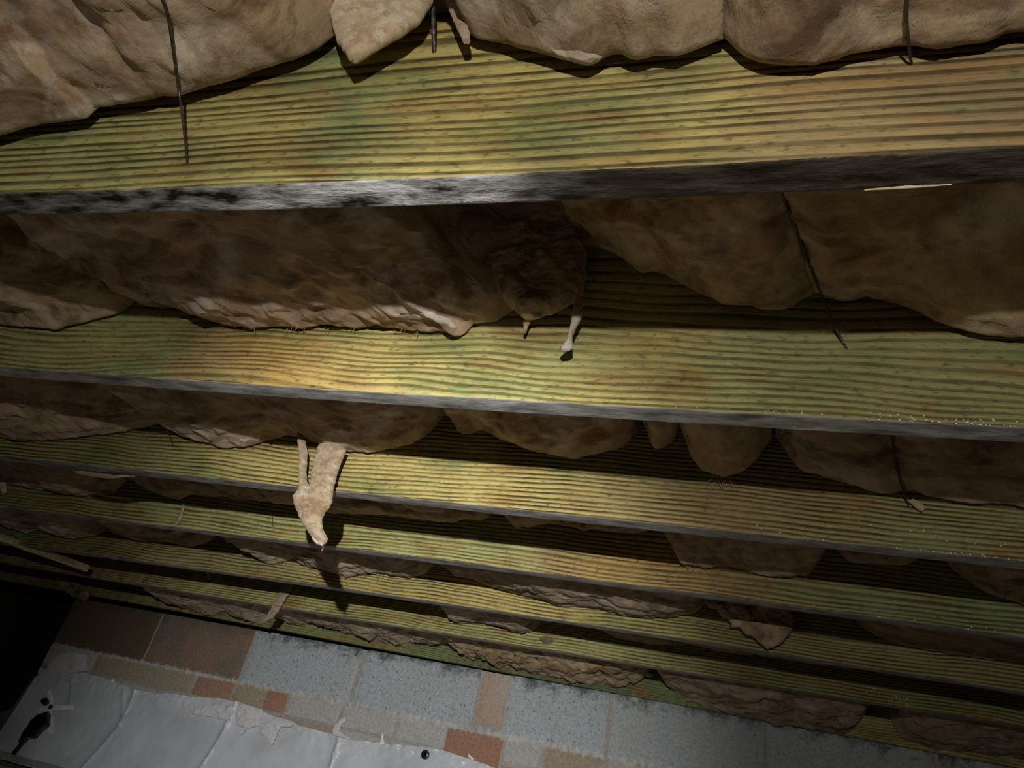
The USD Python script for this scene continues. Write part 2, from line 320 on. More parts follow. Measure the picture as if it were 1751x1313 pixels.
BEADS = plain('water_beads', (0.85, 0.86, 0.84), 0.08, transmission_weight=0.35, ior=1.33)

def masonry(name, base, dark, stain, seed, pore=0.5, stain_amt=0.3, top_mould=0.0, bloom=1.0):
    """open textured block: pores, blotches, lime bloom; black mould creeps down from the wall's top"""
    return M(name, {
        'geo': ('geometry', {}), 'sep': ('separate_xyz', {}), 'map': ('mapping', {'location': (seed * 3.1, seed, seed * 0.7)}),
        'n1': ('noise_texture', {'scale': 7.0, 'detail': 5.0, 'roughness': 0.6}), 'n2': ('noise_texture', {'scale': 95.0, 'detail': 3.0, 'roughness': 0.7}), 'n3': ('noise_texture', {'scale': 240.0, 'detail': 2.0}),
        'v': ('noise_texture', {'scale': 115.0, 'detail': 3.0, 'roughness': 0.55}),
        'st': ('map_range', {'from_min': 0.45, 'from_max': 0.68, 'to_max': stain_amt, 'clamp': True}),
        'po': ('map_range', {'from_min': 0.61, 'from_max': 0.74, 'to_max': pore, 'clamp': True}),
        'm1': ('mix_color', {'a': base, 'b': stain}), 'm2': ('mix_color', {'b': dark}),
        'gr': ('rgb_ramp', {'ramp': [(0.3, (0.72,) * 3), (0.7, (1.12,) * 3)]}), 'm3': ('mix_color', {'blend_type': 'multiply', 'fac': 0.9, 'use_clamp': False}),
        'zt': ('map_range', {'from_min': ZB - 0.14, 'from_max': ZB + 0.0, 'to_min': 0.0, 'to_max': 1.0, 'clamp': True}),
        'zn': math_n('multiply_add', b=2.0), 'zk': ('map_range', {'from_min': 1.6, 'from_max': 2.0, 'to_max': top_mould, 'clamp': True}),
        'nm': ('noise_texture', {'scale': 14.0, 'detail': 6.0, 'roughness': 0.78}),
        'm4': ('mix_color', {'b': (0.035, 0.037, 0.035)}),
        'zl': math_n('subtract', b=ZB - 0.236), 'za': math_n('absolute'), 'zb': ('map_range', {'from_min': 0.003, 'from_max': 0.036, 'to_min': 0.5, 'to_max': 0.0, 'clamp': True}),
        'mapl': ('mapping', {'scale': (70.0, 40.0, 34.0), 'location': (1.0, 0, 0)}), 'nl': ('noise_texture', {'scale': 1.0, 'detail': 4.0, 'roughness': 0.6}), 'zs': math_n('add'), 'zw': ('map_range', {'from_min': 0.86, 'from_max': 1.1, 'to_max': 0.5 * bloom, 'clamp': True}), 'm5': ('mix_color', {'b': (0.68, 0.67, 0.62)}),
        'hs': math_n('multiply_add', b=-0.8), 'b': ('bump', {'strength': 0.8, 'distance': 0.004}), 'p': ('principled_bsdf', {'roughness': 0.9, 'specular_ior_level': 0.2}),
    }, [('geo.position', 'map.vector'), ('geo.position', 'sep.vector'), ('map.vector', 'n1.vector'), ('map.vector', 'n2.vector'), ('map.vector', 'n3.vector'), ('map.vector', 'v.vector'), ('map.vector', 'nm.vector'),
        ('n1.fac', 'st.value'), ('v.fac', 'po.value'), ('st.result', 'm1.fac'), ('m1.result', 'm2.a'), ('po.result', 'm2.fac'), ('n2.fac', 'gr.fac'), ('m2.result', 'm3.a'), ('gr.color', 'm3.b'),
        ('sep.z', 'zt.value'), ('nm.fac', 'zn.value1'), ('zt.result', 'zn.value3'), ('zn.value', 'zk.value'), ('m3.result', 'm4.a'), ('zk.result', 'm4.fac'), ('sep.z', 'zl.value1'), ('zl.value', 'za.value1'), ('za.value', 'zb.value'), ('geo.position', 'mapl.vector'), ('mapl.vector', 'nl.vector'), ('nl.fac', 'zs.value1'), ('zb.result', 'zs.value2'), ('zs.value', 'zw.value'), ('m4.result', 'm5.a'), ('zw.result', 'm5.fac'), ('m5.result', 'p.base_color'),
        ('po.result', 'hs.value1'), ('n3.fac', 'hs.value3'), ('hs.value', 'b.height'), ('b.normal', 'p.normal')])
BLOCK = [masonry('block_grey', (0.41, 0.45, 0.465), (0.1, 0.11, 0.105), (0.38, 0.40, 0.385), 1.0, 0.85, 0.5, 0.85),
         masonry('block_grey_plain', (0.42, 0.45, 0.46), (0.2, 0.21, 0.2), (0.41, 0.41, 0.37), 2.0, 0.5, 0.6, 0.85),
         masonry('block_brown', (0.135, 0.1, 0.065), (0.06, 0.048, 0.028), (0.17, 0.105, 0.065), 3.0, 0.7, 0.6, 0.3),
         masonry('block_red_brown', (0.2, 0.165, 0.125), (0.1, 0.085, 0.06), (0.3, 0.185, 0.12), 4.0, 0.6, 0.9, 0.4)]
BRICK = [masonry('brick_red', (0.36, 0.2, 0.135), (0.18, 0.1, 0.07), (0.4, 0.27, 0.19), 5.0, 0.4, 0.7),
         masonry('brick_grey', (0.45, 0.45, 0.43), (0.28, 0.28, 0.26), (0.42, 0.39, 0.32), 6.0, 0.35, 0.5),
         masonry('brick_tan', (0.37, 0.32, 0.235), (0.18, 0.15, 0.1), (0.4, 0.28, 0.19), 7.0, 0.45, 0.5),
         masonry('brick_stained', (0.44, 0.32, 0.24), (0.25, 0.17, 0.11), (0.42, 0.39, 0.33), 8.0, 0.4, 0.9)]
MORTAR = masonry('mortar', (0.36, 0.345, 0.3), (0.25, 0.23, 0.19), (0.45, 0.43, 0.38), 9.0, 0.3, 0.7)
SOIL = masonry('oversite', (0.45, 0.4, 0.34), (0.32, 0.27, 0.22), (0.5, 0.46, 0.41), 10.0, 0.4, 0.6, bloom=0.0)
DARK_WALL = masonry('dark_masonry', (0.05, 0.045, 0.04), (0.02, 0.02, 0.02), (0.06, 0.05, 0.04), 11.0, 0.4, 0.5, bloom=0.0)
DECK = wood('deck_board', [(-3.4, BRN), (1.4, BRN)], 20, 9.0, (0.16, 0.11, 0.065), dark=0.3)
SHEET = M('polythene', {'geo': ('geometry', {}), 'n': ('noise_texture', {'scale': 6.0, 'detail': 4.0}), 'r': ('rgb_ramp', {'ramp': [(0.3, (0.52, 0.545, 0.575)), (0.7, (0.68, 0.71, 0.745))]}),
                        'n2': ('noise_texture', {'scale': 28.0, 'detail': 4.0, 'distortion': 1.2}), 'b': ('bump', {'strength': 0.25, 'distance': 0.006}),
                        'p': ('principled_bsdf', {'roughness': 0.38, 'specular_ior_level': 0.5}), 't': ('transparent_bsdf', {'color': (0.9, 0.9, 0.92)}), 'mx': ('mix_closure', {'fac': 0.12})},
          [('geo.position', 'n.vector'), ('n.fac', 'r.fac'), ('r.color', 'p.base_color'), ('geo.position', 'n2.vector'), ('n2.fac', 'b.height'), ('b.normal', 'p.normal'), ('p.BSDF', 'mx.closure1'), ('t.BSDF', 'mx.closure2')], surface='mx.closure')
FILM = M('polythene_film', {'geo': ('geometry', {}), 'n': ('noise_texture', {'scale': 30.0, 'detail': 4.0, 'distortion': 1.5}), 'b': ('bump', {'strength': 0.5, 'distance': 0.006}),
                            'p': ('principled_bsdf', {'roughness': 0.3, 'base_color': (0.78, 0.78, 0.78)}), 't': ('transparent_bsdf', {'color': (0.92, 0.92, 0.92)}), 'mx': ('mix_closure', {'fac': 0.35})},
         [('geo.position', 'n.vector'), ('n.fac', 'b.height'), ('b.normal', 'p.normal'), ('p.BSDF', 'mx.closure1'), ('t.BSDF', 'mx.closure2')], surface='mx.closure')

# ------------------------------------------------------------------ the setting
Y = {k: 0.4167 + 0.4 * (k - 1) for k in range(0, 8)}
Y[0] = -0.12
YW = 2.907
Y[7] = YW - 0.014
JW, JTOP = 0.0365, ZB + 0.285
BOW = {0: (0, 0, 0), 1: (0.02231, 0.01522, -0.00073), 2: (0.008, 0.0031, -0.0026), 3: (0.00113, 0.00226, -0.00168), 4: (-0.00389, -0.00173, 0.00713),
       5: (-0.0045, -0.003, 0.003), 6: (0.0, 0.003, 0.002), 7: (0.0, -0.009, -0.019)}
XL, XR = -4.3, 1.9
def zbot(k, x):
    xc = np.clip(x, -2.6, 0.9) if k > 2 else np.clip(x, -1.3, 0.5)
    return ZB + np.polyval(BOW[k], xc)

def struct(name, mesh, mat, parent=None, **kw):
    return obj(name, mesh, mat, parent, kind=None if parent is not None else 'structure', **kw)

def ground():
    xs, ys = np.linspace(XL, XR, 90), np.linspace(-1.6, 5.4, 90)
    gx, gy = np.meshgrid(xs, ys, indexing='ij')
    P = np.stack([gx, gy, np.zeros_like(gx)], -1)
    P[..., 2] = -0.02 * fbm(P * 3, 3, 11)
    n, m = gx.shape
    i = (np.arange(n - 1)[:, None] * m + np.arange(m - 1)).ravel()
    f = np.vstack([np.c_[i, i + m, i + m + 1], np.c_[i, i + m + 1, i + 1]])
    t = trimesh.Trimesh(P.reshape(-1, 3), f, process=False)
    return cat([t, box(XL, XR, -1.6, 5.4, -0.12, -0.05)])
struct('floor', ground(), SOIL, label='pale dusty ground of the crawl space', smooth=True)
ceil_ = thing('ceiling', 'dark floor boards laid over the joists', kind='structure')
for i in range(int((XR - XL) / 0.6) + 1):
    a = XL + i * 0.6
    obj('board', box(a + 0.002, min(a + 0.598, XR), -1.6, 5.4, JTOP, JTOP + 0.02), DECK, ceil_, smooth=False)
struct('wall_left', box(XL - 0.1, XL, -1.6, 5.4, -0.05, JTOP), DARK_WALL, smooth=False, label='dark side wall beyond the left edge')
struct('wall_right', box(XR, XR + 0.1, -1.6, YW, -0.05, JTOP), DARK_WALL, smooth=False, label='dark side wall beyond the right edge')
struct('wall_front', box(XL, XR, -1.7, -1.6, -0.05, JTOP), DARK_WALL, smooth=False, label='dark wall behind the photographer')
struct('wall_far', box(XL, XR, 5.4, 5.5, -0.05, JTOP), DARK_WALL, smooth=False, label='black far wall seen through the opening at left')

# back wall: mortar core with every block and brick laid on it
WX0 = -3.03
TOPZ = ZB - 0.016
bw = thing('wall_back', 'blockwork wall of grey and brown blocks over a brick course', kind='structure')
core = box(WX0, XR, YW + 0.005, YW + 0.1, -0.03, TOPZ - 0.002)
obj('mortar', core, MORTAR, bw, smooth=False)
rng = np.random.default_rng(5)
def block(x0, x1, z0, z1, mat, name, seed, proud=0.0):
    nx, nz = max(4, int((x1 - x0) / 0.02)), max(3, int((z1 - z0) / 0.02))
    u, v = np.meshgrid(np.linspace(0, 1, nx + 1), np.linspace(0, 1, nz + 1), indexing='ij')
    P = np.stack([x0 + u * (x1 - x0), np.full_like(u, YW - proud), z0 + v * (z1 - z0)], -1)
    e = np.minimum(np.minimum(u, 1 - u) * (x1 - x0), np.minimum(v, 1 - v) * (z1 - z0))
    P[..., 1] += 0.004 * np.exp(-(e / 0.004) ** 2) + 0.0025 * (fbm(P * 40, 3, seed) - 0.5)
    P[..., 0] += np.where(e < 1e-6, 0.004 * (noise(P * 60, seed) - 0.5), 0); P[..., 2] += np.where(e < 1e-6, 0.004 * (noise(P * 60 + 5, seed) - 0.5), 0)
    N = nx + 1, nz + 1
    i = (np.arange(nx)[:, None] * N[1] + np.arange(nz)).ravel()
    f = np.vstack([np.c_[i, i + N[1], i + N[1] + 1], np.c_[i, i + N[1] + 1, i + 1]])
    V = P.reshape(-1, 3); idx = np.arange(len(V)).reshape(N)
    loop = np.r_[idx[:-1, 0], idx[-1, :-1], idx[:0:-1, -1], idx[0, :0:-1]]
    B = V[loop].copy(); B[:, 1] = YW + 0.012
    n = len(loop); a = np.arange(n); b = (a + 1) % n
    f = np.vstack([f, np.c_[loop[a], len(V) + a, len(V) + b], np.c_[loop[a], len(V) + b, loop[b]]])
    c = len(V) + n
    V = np.vstack([V, B, B.mean(0)]); f = np.vstack([f, np.c_[len(V) - n - 1 + a, np.full(n, c), len(V) - n - 1 + b]])
    return obj(name, trimesh.Trimesh(V, f, process=False), mat, bw, smooth=35)
R1T, R1B = TOPZ, ZB - 0.232
top = [(-3.03, -2.502, 2), (-2.492, -1.985, 3), (-1.972, -1.445, 0), (-1.425, -0.91, 0), (-0.78, -0.39, 0), (-0.372, 0.163, 1), (0.176, 0.7, 1), (0.713, 1.24, 1), (1.253, 1.78, 1)]
for i, (a, b, m) in enumerate(top):
    block(a, b, R1B, R1T, BLOCK[m], 'concrete_block', 20 + i, rng.uniform(-0.001, 0.002))
block(-0.9, -0.792, ZB - 0.205, R1T - 0.004, BRICK[3], 'brick', 40, 0.001)
R2T = R1B - 0.012
row2 = [(-3.03, -2.75, 1), (-2.74, -2.2, 2), (-2.18, -1.99, 0), (-1.975, -1.83, 2), (-1.82, -1.72, 0), (-1.705, -1.465, 1), (-1.45, -1.215, 1), (-1.2, -1.0, 1), (-0.995, -0.77, 0), (-0.755, -0.62, 1), (-0.6, -0.38, 2), (-0.365, -0.15, 1), (-0.135, 0.08, 1), (0.095, 0.3, 1)]
for i, (a, b, m) in enumerate(row2):
    tall = 0.19 if m == 0 and a > -1 else 0.075
    block(a, b, R2T - tall, R2T, BRICK[m], 'brick', 50 + i, rng.uniform(-0.001, 0.002))
z = R2T - 0.087
row = 0
while z > 0.06:
    x = WX0 + (0.11 if row % 2 else 0.0)
    while x < 0.4:
        b = x + 0.215
        if not (z > R2T - 0.2 and b > -0.995 and x < -0.77):
            block(x, b, z - 0.065, z, BRICK[(1, 2, 1, 0, 1, 2)[int(x * 7 + row) % 6]], 'brick', 80 + row, 0.0)
        x += 0.227
    z -= 0.077; row += 1

# ------------------------------------------------------------------ joists
def joist(k, label, mat, x0=XL, x1=XR):
    xs = np.arange(x0, x1 + 0.01, 0.02)
    zb = zbot(k, xs)
    wob = (fbm(np.c_[xs * 2.3, np.full(len(xs), k * 3.1), np.zeros(len(xs))], 3, k) - 0.5) * 0.004
    c = 0.0035
    y0, y1 = Y[k], Y[k] + JW
    rings = []
    for x, z, w_ in zip(xs, zb, wob):
        e = 0.0015 * (noise(np.array([x * 35, k, 0.0]), 3) - 0.5)
        prof = [(y0, JTOP)] + [(y0 + w_ * 0.4, z + t) for t in (0.2, 0.12, 0.06, 0.02)] + [(y0 + w_ * 0.4, z + c), (y0 + c * 0.3 + w_ * 0.4, z + c * 0.3 + e), (y0 + c, z + e), (y0 + JW / 2, z + e * 0.5), (y1 - c, z - e), (y1 - c * 0.3, z + c * 0.3), (y1, z + c), (y1, z + 0.1), (y1, JTOP)]
        rings.append([(x, a, b) for a, b in prof])
    t = thing('floor_joist', label, 'joist', 'parallel floor joists')
    obj('timber', loft(rings), mat, t, smooth=50)
    return t
JL = {0: 'timber joist straight above the photographer, before the nearest joist seen',
      1: 'topmost, nearest wet joist: broad-grooved yellow-green face, frosty white and black underside',
      2: 'second joist from the top, orange stain at left, smooth grey underside',
      3: 'third joist from the top, fine dark grain, crossed by the big hanging wool strip',
      4: 'fourth joist from the top, green with an orange-tan stretch right of centre',
      5: 'fifth joist from the top, narrow olive face with mustard patches',
      6: 'sixth joist from the top, last before the wall, with a dark knot',
      7: 'dark green joist lying along the top of the blockwork wall'}
J = {k: joist(k, JL[k], wood_mats[max(k, 1)]) for k in JL}

# water drops hanging from the joists' lower edges
def drop(p, r):
    s = trimesh.creation.icosphere(2, r); s.vertices[:, 2] *= np.where(s.vertices[:, 2] > 0, 0.7, 1.15); s.apply_translation(p); return s
def drops_along(k, pix, r):
    rg = np.random.default_rng(int(k * 100 + pix[0][0]))
    ms = []
    for q in pix:
        p = at(q, Y[k] + 0.001)[0]; p[1] = Y[k] - r * 0.2
        zb_ = zbot(k, p[0])
        p[2] = max(p[2], zb_ + 0.001)
        ms.append(drop(p, r * rg.uniform(0.6, 1.2)))
    return ms
rg = np.random.default_rng(3)
def spread(x0, x1, y0, y1, n, j=5):
    t = rg.uniform(0, 1, n); return [(x0 + (x1 - x0) * a, y0 + (y1 - y0) * a + rg.uniform(-j, j)) for a in t]
for k, pix, r in ((2, spread(1480, 1745, 712, 727, 46, 7) + spread(1150, 1480, 697, 712, 14, 5), 0.0012), (3, spread(1250, 1745, 880, 950, 26, 22) + spread(1540, 1750, 940, 957, 24, 3), 0.0013),
                  (6, spread(1480, 1560, 1180, 1200, 22, 9), 0.0017), (4, spread(1300, 1740, 1030, 1080, 9, 8), 0.0014)):
    obj('water_drops', cat(drops_along(k, pix, r)), BEADS, J[k], smooth=True, kind='stuff')
for k, q, r in ((2, (432, 676), 0.0028), (2, (645, 683), 0.002), (2, (1440, 741), 0.002), (1, (786, 352), 0.002)):
    p = at(q, Y[k] + JW * 0.8)[0]; p[2] = zbot(k, p[0]) - r * 0.4
    obj('water_drop', drop(p, r), WATER, J[k], smooth=True)
# knot hole in the sixth joist
kp = at((935, 1094), Y[6])[0]
kn = trimesh.creation.icosphere(3, 1.0); kn.apply_scale([0.024, 0.004, 0.012]); kn.apply_translation([kp[0], Y[6], kp[2]])
obj('knot', kn, M('knot_wood', {'geo': ('geometry', {}), 'n': ('noise_texture', {'scale': 90.0, 'detail': 3.0}), 'r': ('rgb_ramp', {'ramp': [(0.3, (0.04, 0.025, 0.012)), (0.7, (0.17, 0.11, 0.06))]}), 'p': ('principled_bsdf', {'roughness': 0.7})}, [('geo.position', 'n.vector'), ('n.fac', 'r.fac'), ('r.color', 'p.base_color')]), J[6], smooth=True)

# ------------------------------------------------------------------ insulation batts, held between the joists
BATTS = {}
def batt(key, k, edge, label, mat, zn=None, sag=0.012, amp=0.012, seed=0, gap=0.007, ln=0.0, rn=0.0, pinch=(0.03, 0.03), creases=(), fine=0.004, step=0.005, group=None, power=1.0, rag=0.004):
    """edge: the lip of the batt against joist k (photo pixels traced on that joist's face); ln, rn: how far the ends at joist k - 1 stand off sideways"""
    y0, y1 = Y[k - 1] + JW + 0.002, Y[k] - gap
    E = at(edge, y1); E = E[np.argsort(E[:, 0])]
    if max(q[0] for q in edge) > 1800:                      # the bays run on past both sides of the picture
        E = np.vstack([E, [(x, y1, E[-1, 2] + 0.05 * (noise(np.array([x * 5.0, seed, 0]), seed) - 0.5)) for x in np.arange(E[-1, 0] + 0.1, XR - 0.02, 0.1)]])
    if min(q[0] for q in edge) < -50:
        E = np.vstack([[(x, y1, E[0, 2] + 0.05 * (noise(np.array([x * 5.0, seed, 0]), seed) - 0.5)) for x in np.arange(XL + 0.02, E[0, 0] - 0.1, 0.1)], E])
    n = max(12, int((E[-1, 0] - E[0, 0]) / step))
    xf = np.linspace(E[0, 0], E[-1, 0], n)
    zf = np.interp(xf, E[:, 0], E[:, 2])
    zf = zf + (fbm(np.c_[xf * 60, np.full(n, seed * 7.7), np.zeros(n)], 4, seed) - 0.5) * 2 * rag
    s = (xf - xf[0]) / (xf[-1] - xf[0])
    xn = xf + ln * (1 - s) + rn * s
    zcap = JTOP - 0.012
    zn = np.full(n, ZB + zn) if zn is not None else np.convolve(np.pad(zf, 12, 'edge'), np.ones(25) / 25, 'valid')[:n] + 0.02
    zn = np.clip(zn, ZB + 0.012, zcap)
    lipr = 0.014
    v = np.r_[np.linspace(0, 1 - lipr / (y1 - y0), 34), 1 - lipr / (y1 - y0) * (1 - np.sin(np.linspace(0, np.pi / 2, 7)[1:]))]
    yy = y0 + v * (y1 - y0)
    X = xn[:, None] + (xf - xn)[:, None] * v[None, :]
    Yg = np.broadcast_to(yy, X.shape).copy()
    Zg = zf[:, None] + (zn - zf)[:, None] * (1 - v[None, :]) ** power - sag * np.sin(np.pi * v)[None, :]
    P = np.stack([X, Yg, Zg], -1)
    sk = P * [1, 1, 1]; sk[..., 0] += 0.6 * sk[..., 1]          # folds run slantwise
    big = (fbm(sk * [9, 14, 6] + seed * 3.3, 4, seed) - 0.5) * 2
    fold = np.abs(fbm(sk * [16, 30, 12] + seed * 1.7, 3, seed + 2) - 0.5) * 4 - 0.5
    small = (fbm(P * 48, 4, seed + 4) - 0.5) * 2
    fade = np.clip((1 - v) * (y1 - y0) / 0.05, 0.15, 1)[None, :]
    Zg = Zg + fade * amp * 1.5 * big + fade * fine * 2.6 * fold + fine * small * (0.6 + 0.9 * fade)
    t = np.clip((v - (1 - lipr / (y1 - y0))) / (lipr / (y1 - y0)), 0, 1)
    Zg = Zg + (lipr * (1 - np.sqrt(np.clip(1 - t ** 2, 0, 1))))[None, :] * 0.8
    dl, dr = (X - X[:1]), (X[-1:] - X)
    Zg = Zg + pinch[0] * np.exp(-(dl / 0.022) ** 2) + pinch[1] * np.exp(-(dr / 0.022) ** 2)
    for cf, cn, dep, wid in creases:
        cx = cn + (cf - cn) * v[None, :]
        Zg = Zg + dep * np.exp(-np.abs(X - cx) / wid) * (0.35 + 0.65 * np.sin(np.pi * v ** 0.7))[None, :]
    Zg = np.clip(Zg, ZB - 0.2, zcap)
    Yg = Yg + fade * fine * 0.8 * (fbm(P * 70 + 11, 3, seed + 6) - 0.5)
    Yg[:, 0] = y0; Yg[:, -1] = y1
    bot = np.stack([X, Yg, Zg], -1)
    tf = np.stack([xf, np.full(n, y1), np.maximum(Zg[:, -1] + 0.004, JTOP - 0.004)], -1)
    mf = (tf + bot[:, -1]) / 2
    tn = np.stack([xn, np.full(n, y0), np.maximum(Zg[:, 0] + 0.004, JTOP - 0.004)], -1)
    mn = (tn + bot[:, 0]) / 2
    rings = np.concatenate([bot, mf[:, None], tf[:, None], tn[:, None], mn[:, None]], 1)
    m = loft(rings)
    p = thing('insulation_batt', label, 'insulation', group)
    obj('wool', m, mat, p, smooth=70)
    BATTS[key] = (p, m)
    return p
def X_at(q, k):
    return float(at(q, Y[k])[0, 0])

G = None
B = batt
# bay 1, against the nearest joist
B('1a', 1, [(-160, 262), (-60, 252), (0, 240), (60, 222), (110, 215), (150, 207), (165, 190), (230, 182), (300, 171), (345, 158), (420, 135), (500, 108), (545, 92), (585, 78)],
  'fluffy brown wool batt filling the top left corner, above the nearest joist', WOOL[2], zn=0.1, sag=0.02, amp=0.016, seed=1, gap=0.018, creases=[(X_at((308, 170), 1), X_at((300, 170), 1), 0.018, 0.012)], pinch=(0.0, 0.04), rag=0.003)
B('1b', 1, [(775, 55), (800, 75), (835, 78), (870, 86), (915, 97), (950, 106), (985, 116), (1012, 118), (1045, 104), (1062, 100), (1085, 113), (1120, 102), (1150, 106), (1190, 98), (1234, 92)],
  'brown wool batt at top centre with a whitish drooping lip, right of the folded flap', WOOL[2], zn=0.17, sag=0.02, amp=0.014, seed=2, gap=0.016, pinch=(0.03, 0.014), rag=0.003)
B('1c', 1, [(1220, 86), (1250, 101), (1300, 114), (1345, 120), (1390, 122), (1450, 106), (1530, 90), (1600, 94), (1690, 86), (1720, 72), (1751, 66), (1900, 50)],
  'greyish brown wool batt in the top right corner, crossed by a rod', WOOL[0], zn=0.13, sag=0.02, amp=0.014, seed=3, gap=0.012, pinch=(0.02, 0), creases=[(X_at((1556, 95), 1), X_at((1546, 95), 1), 0.012, 0.012)], rag=0.003)
# bay 2
B('2a', 2, [(-220, 556), (-60, 560), (0, 560), (50, 564), (95, 568), (130, 560), (165, 550), (200, 542), (234, 530)],
  'brown wool batt at the left end between the first and second joists', WOOL[0], zn=0.14, amp=0.016, seed=4, rn=-0.1, pinch=(0, 0.022))
B('2b', 2, [(235, 524), (270, 528), (300, 532), (335, 538), (360, 548), (380, 558), (440, 567), (470, 561), (520, 566), (560, 560), (610, 566), (650, 561), (700, 570), (750, 572), (772, 570), (790, 582), (812, 560), (850, 554), (880, 549), (892, 540)],
  'long brown wool batt with ragged lit lip, left of centre over the second joist', WOOL[2], zn=0.13, amp=0.015, seed=5, ln=-0.1, rn=-0.24, pinch=(0.025, 0.02), fine=0.006)
B('2d', 2, [(1000, 400), (1030, 425), (1065, 447), (1100, 473), (1140, 472), (1180, 500), (1240, 528), (1330, 538), (1394, 530)],
  'smooth swelling brown wool batt right of the dark lump, left of the slanting rod', WOOL[1], zn=0.2, amp=0.014, seed=6, ln=-0.07, rn=-0.1, pinch=(0.02, 0.02), gap=0.02)
B('2e', 2, [(1395, 526), (1440, 522), (1480, 516), (1540, 527), (1570, 538), (1600, 555), (1660, 574), (1720, 582), (1751, 587), (1950, 600)],
  'grey-brown wool batt at the right end between the first and second joists', WOOL[1], zn=0.17, amp=0.013, seed=7, ln=-0.1, pinch=(0.02, 0), gap=0.014)
# bay 3
B('3a', 3, [(-200, 735), (-40, 744), (20, 752), (45, 757), (80, 756), (150, 749), (220, 740), (265, 731), (286, 736)],
  'dim brown wool batt at the left end between the second and third joists', WOOL[0], zn=0.1, amp=0.013, seed=8, rn=-0.05)
B('3b', 3, [(290, 741), (310, 746), (345, 758), (365, 762), (385, 769), (420, 768), (460, 755), (500, 747), (530, 752), (560, 768), (590, 774), (640, 776), (700, 764), (735, 746), (762, 728)],
  'brown wool batt with a pale torn lip that carries the big hanging strip', WOOL[2], zn=0.1, amp=0.012, seed=9, ln=-0.05, rn=-0.02)
B('3c', 3, [(766, 738), (790, 748), (830, 741), (860, 755), (900, 771), (960, 785), (985, 789), (1040, 776), (1090, 768)],
  'tan bulging wool batt in the middle between the second and third joists', WOOL[1], zn=0.16, amp=0.012, seed=10, rn=-0.04, gap=0.02)
B('3d', 3, [(1096, 752), (1115, 778), (1150, 780), (1158, 762)],
  'small squeezed lump of tan wool between two batts under the second joist', WOOL[1], zn=0.2, amp=0.008, seed=11, gap=0.03)
B('3e', 3, [(1162, 762), (1180, 790), (1205, 811), (1240, 822), (1262, 814), (1320, 784)],
  'rounded tan wool batt hanging low, right of the small squeezed lump', WOOL[1], zn=0.18, amp=0.012, seed=12, gap=0.02, ln=-0.03, rn=-0.03)
B('3f', 3, [(1324, 776), (1380, 814), (1450, 831), (1500, 846), (1537, 856), (1554, 858)],
  'dim brown wool batt just left of the rod that ends on the third joist', WOOL[0], zn=0.19, amp=0.012, seed=13, gap=0.014, rn=-0.14, pinch=(0.03, 0.014))
B('3g', 3, [(1555, 858), (1575, 853), (1600, 856), (1665, 867), (1700, 864), (1751, 874), (1950, 905)],
  'dim brown wool batt at the right end between the second and third joists', WOOL[0], zn=0.17, amp=0.012, seed=14, ln=-0.14, gap=0.012, pinch=(0.014, 0))
# bay 4
B('4a', 4, [(-200, 800), (0, 824), (60, 838), (110, 846), (130, 849), (148, 849), (200, 847), (212, 838)],
  'dark brown wool batt at the left end between the third and fourth joists', WOOL[0], zn=0.08, amp=0.01, seed=15, step=0.006)
B('4b', 4, [(218, 836), (245, 824), (262, 842), (282, 851), (310, 855), (326, 848), (380, 852), (450, 860), (520, 868), (571, 880), (657, 883), (728, 892), (771, 897), (800, 889), (850, 893)],
  'brown wool batt left of centre between the third and fourth joists, behind the hanging strip', WOOL[0], zn=0.12, amp=0.01, seed=16, step=0.006, gap=0.02)
B('4c', 4, [(855, 900), (886, 906), (915, 903), (943, 896), (1000, 908), (1086, 913), (1130, 912)],
  'short dim wool batt in the middle between the third and fourth joists', WOOL[0], zn=0.15, amp=0.01, seed=17, step=0.006, gap=0.03)
B('4d', 4, [(1143, 925), (1155, 950), (1168, 968), (1200, 973), (1250, 970), (1275, 976), (1300, 986), (1345, 992), (1380, 985), (1402, 972), (1416, 958)],
  'brown wool batt with frayed sagging lip on the orange stretch of the fourth joist', WOOL[1], zn=0.1, amp=0.008, seed=18, step=0.006, ln=-0.03, pinch=(0.01, 0.03), fine=0.005)
B('4e', 4, [(1422, 962), (1460, 966), (1537, 970), (1590, 964)],
  'dark wool batt high in the gap over the fourth joist, near its right end', WOOL[0], zn=0.16, amp=0.01, seed=19, step=0.006, gap=0.02)
B('4f', 4, [(1600, 965), (1617, 972), (1640, 986), (1665, 1004), (1702, 1023), (1751, 1037), (1950, 1070)],
  'smooth dark wool batt sloping down at the right end over the fourth joist', WOOL[0], zn=0.12, amp=0.008, seed=20, step=0.006)
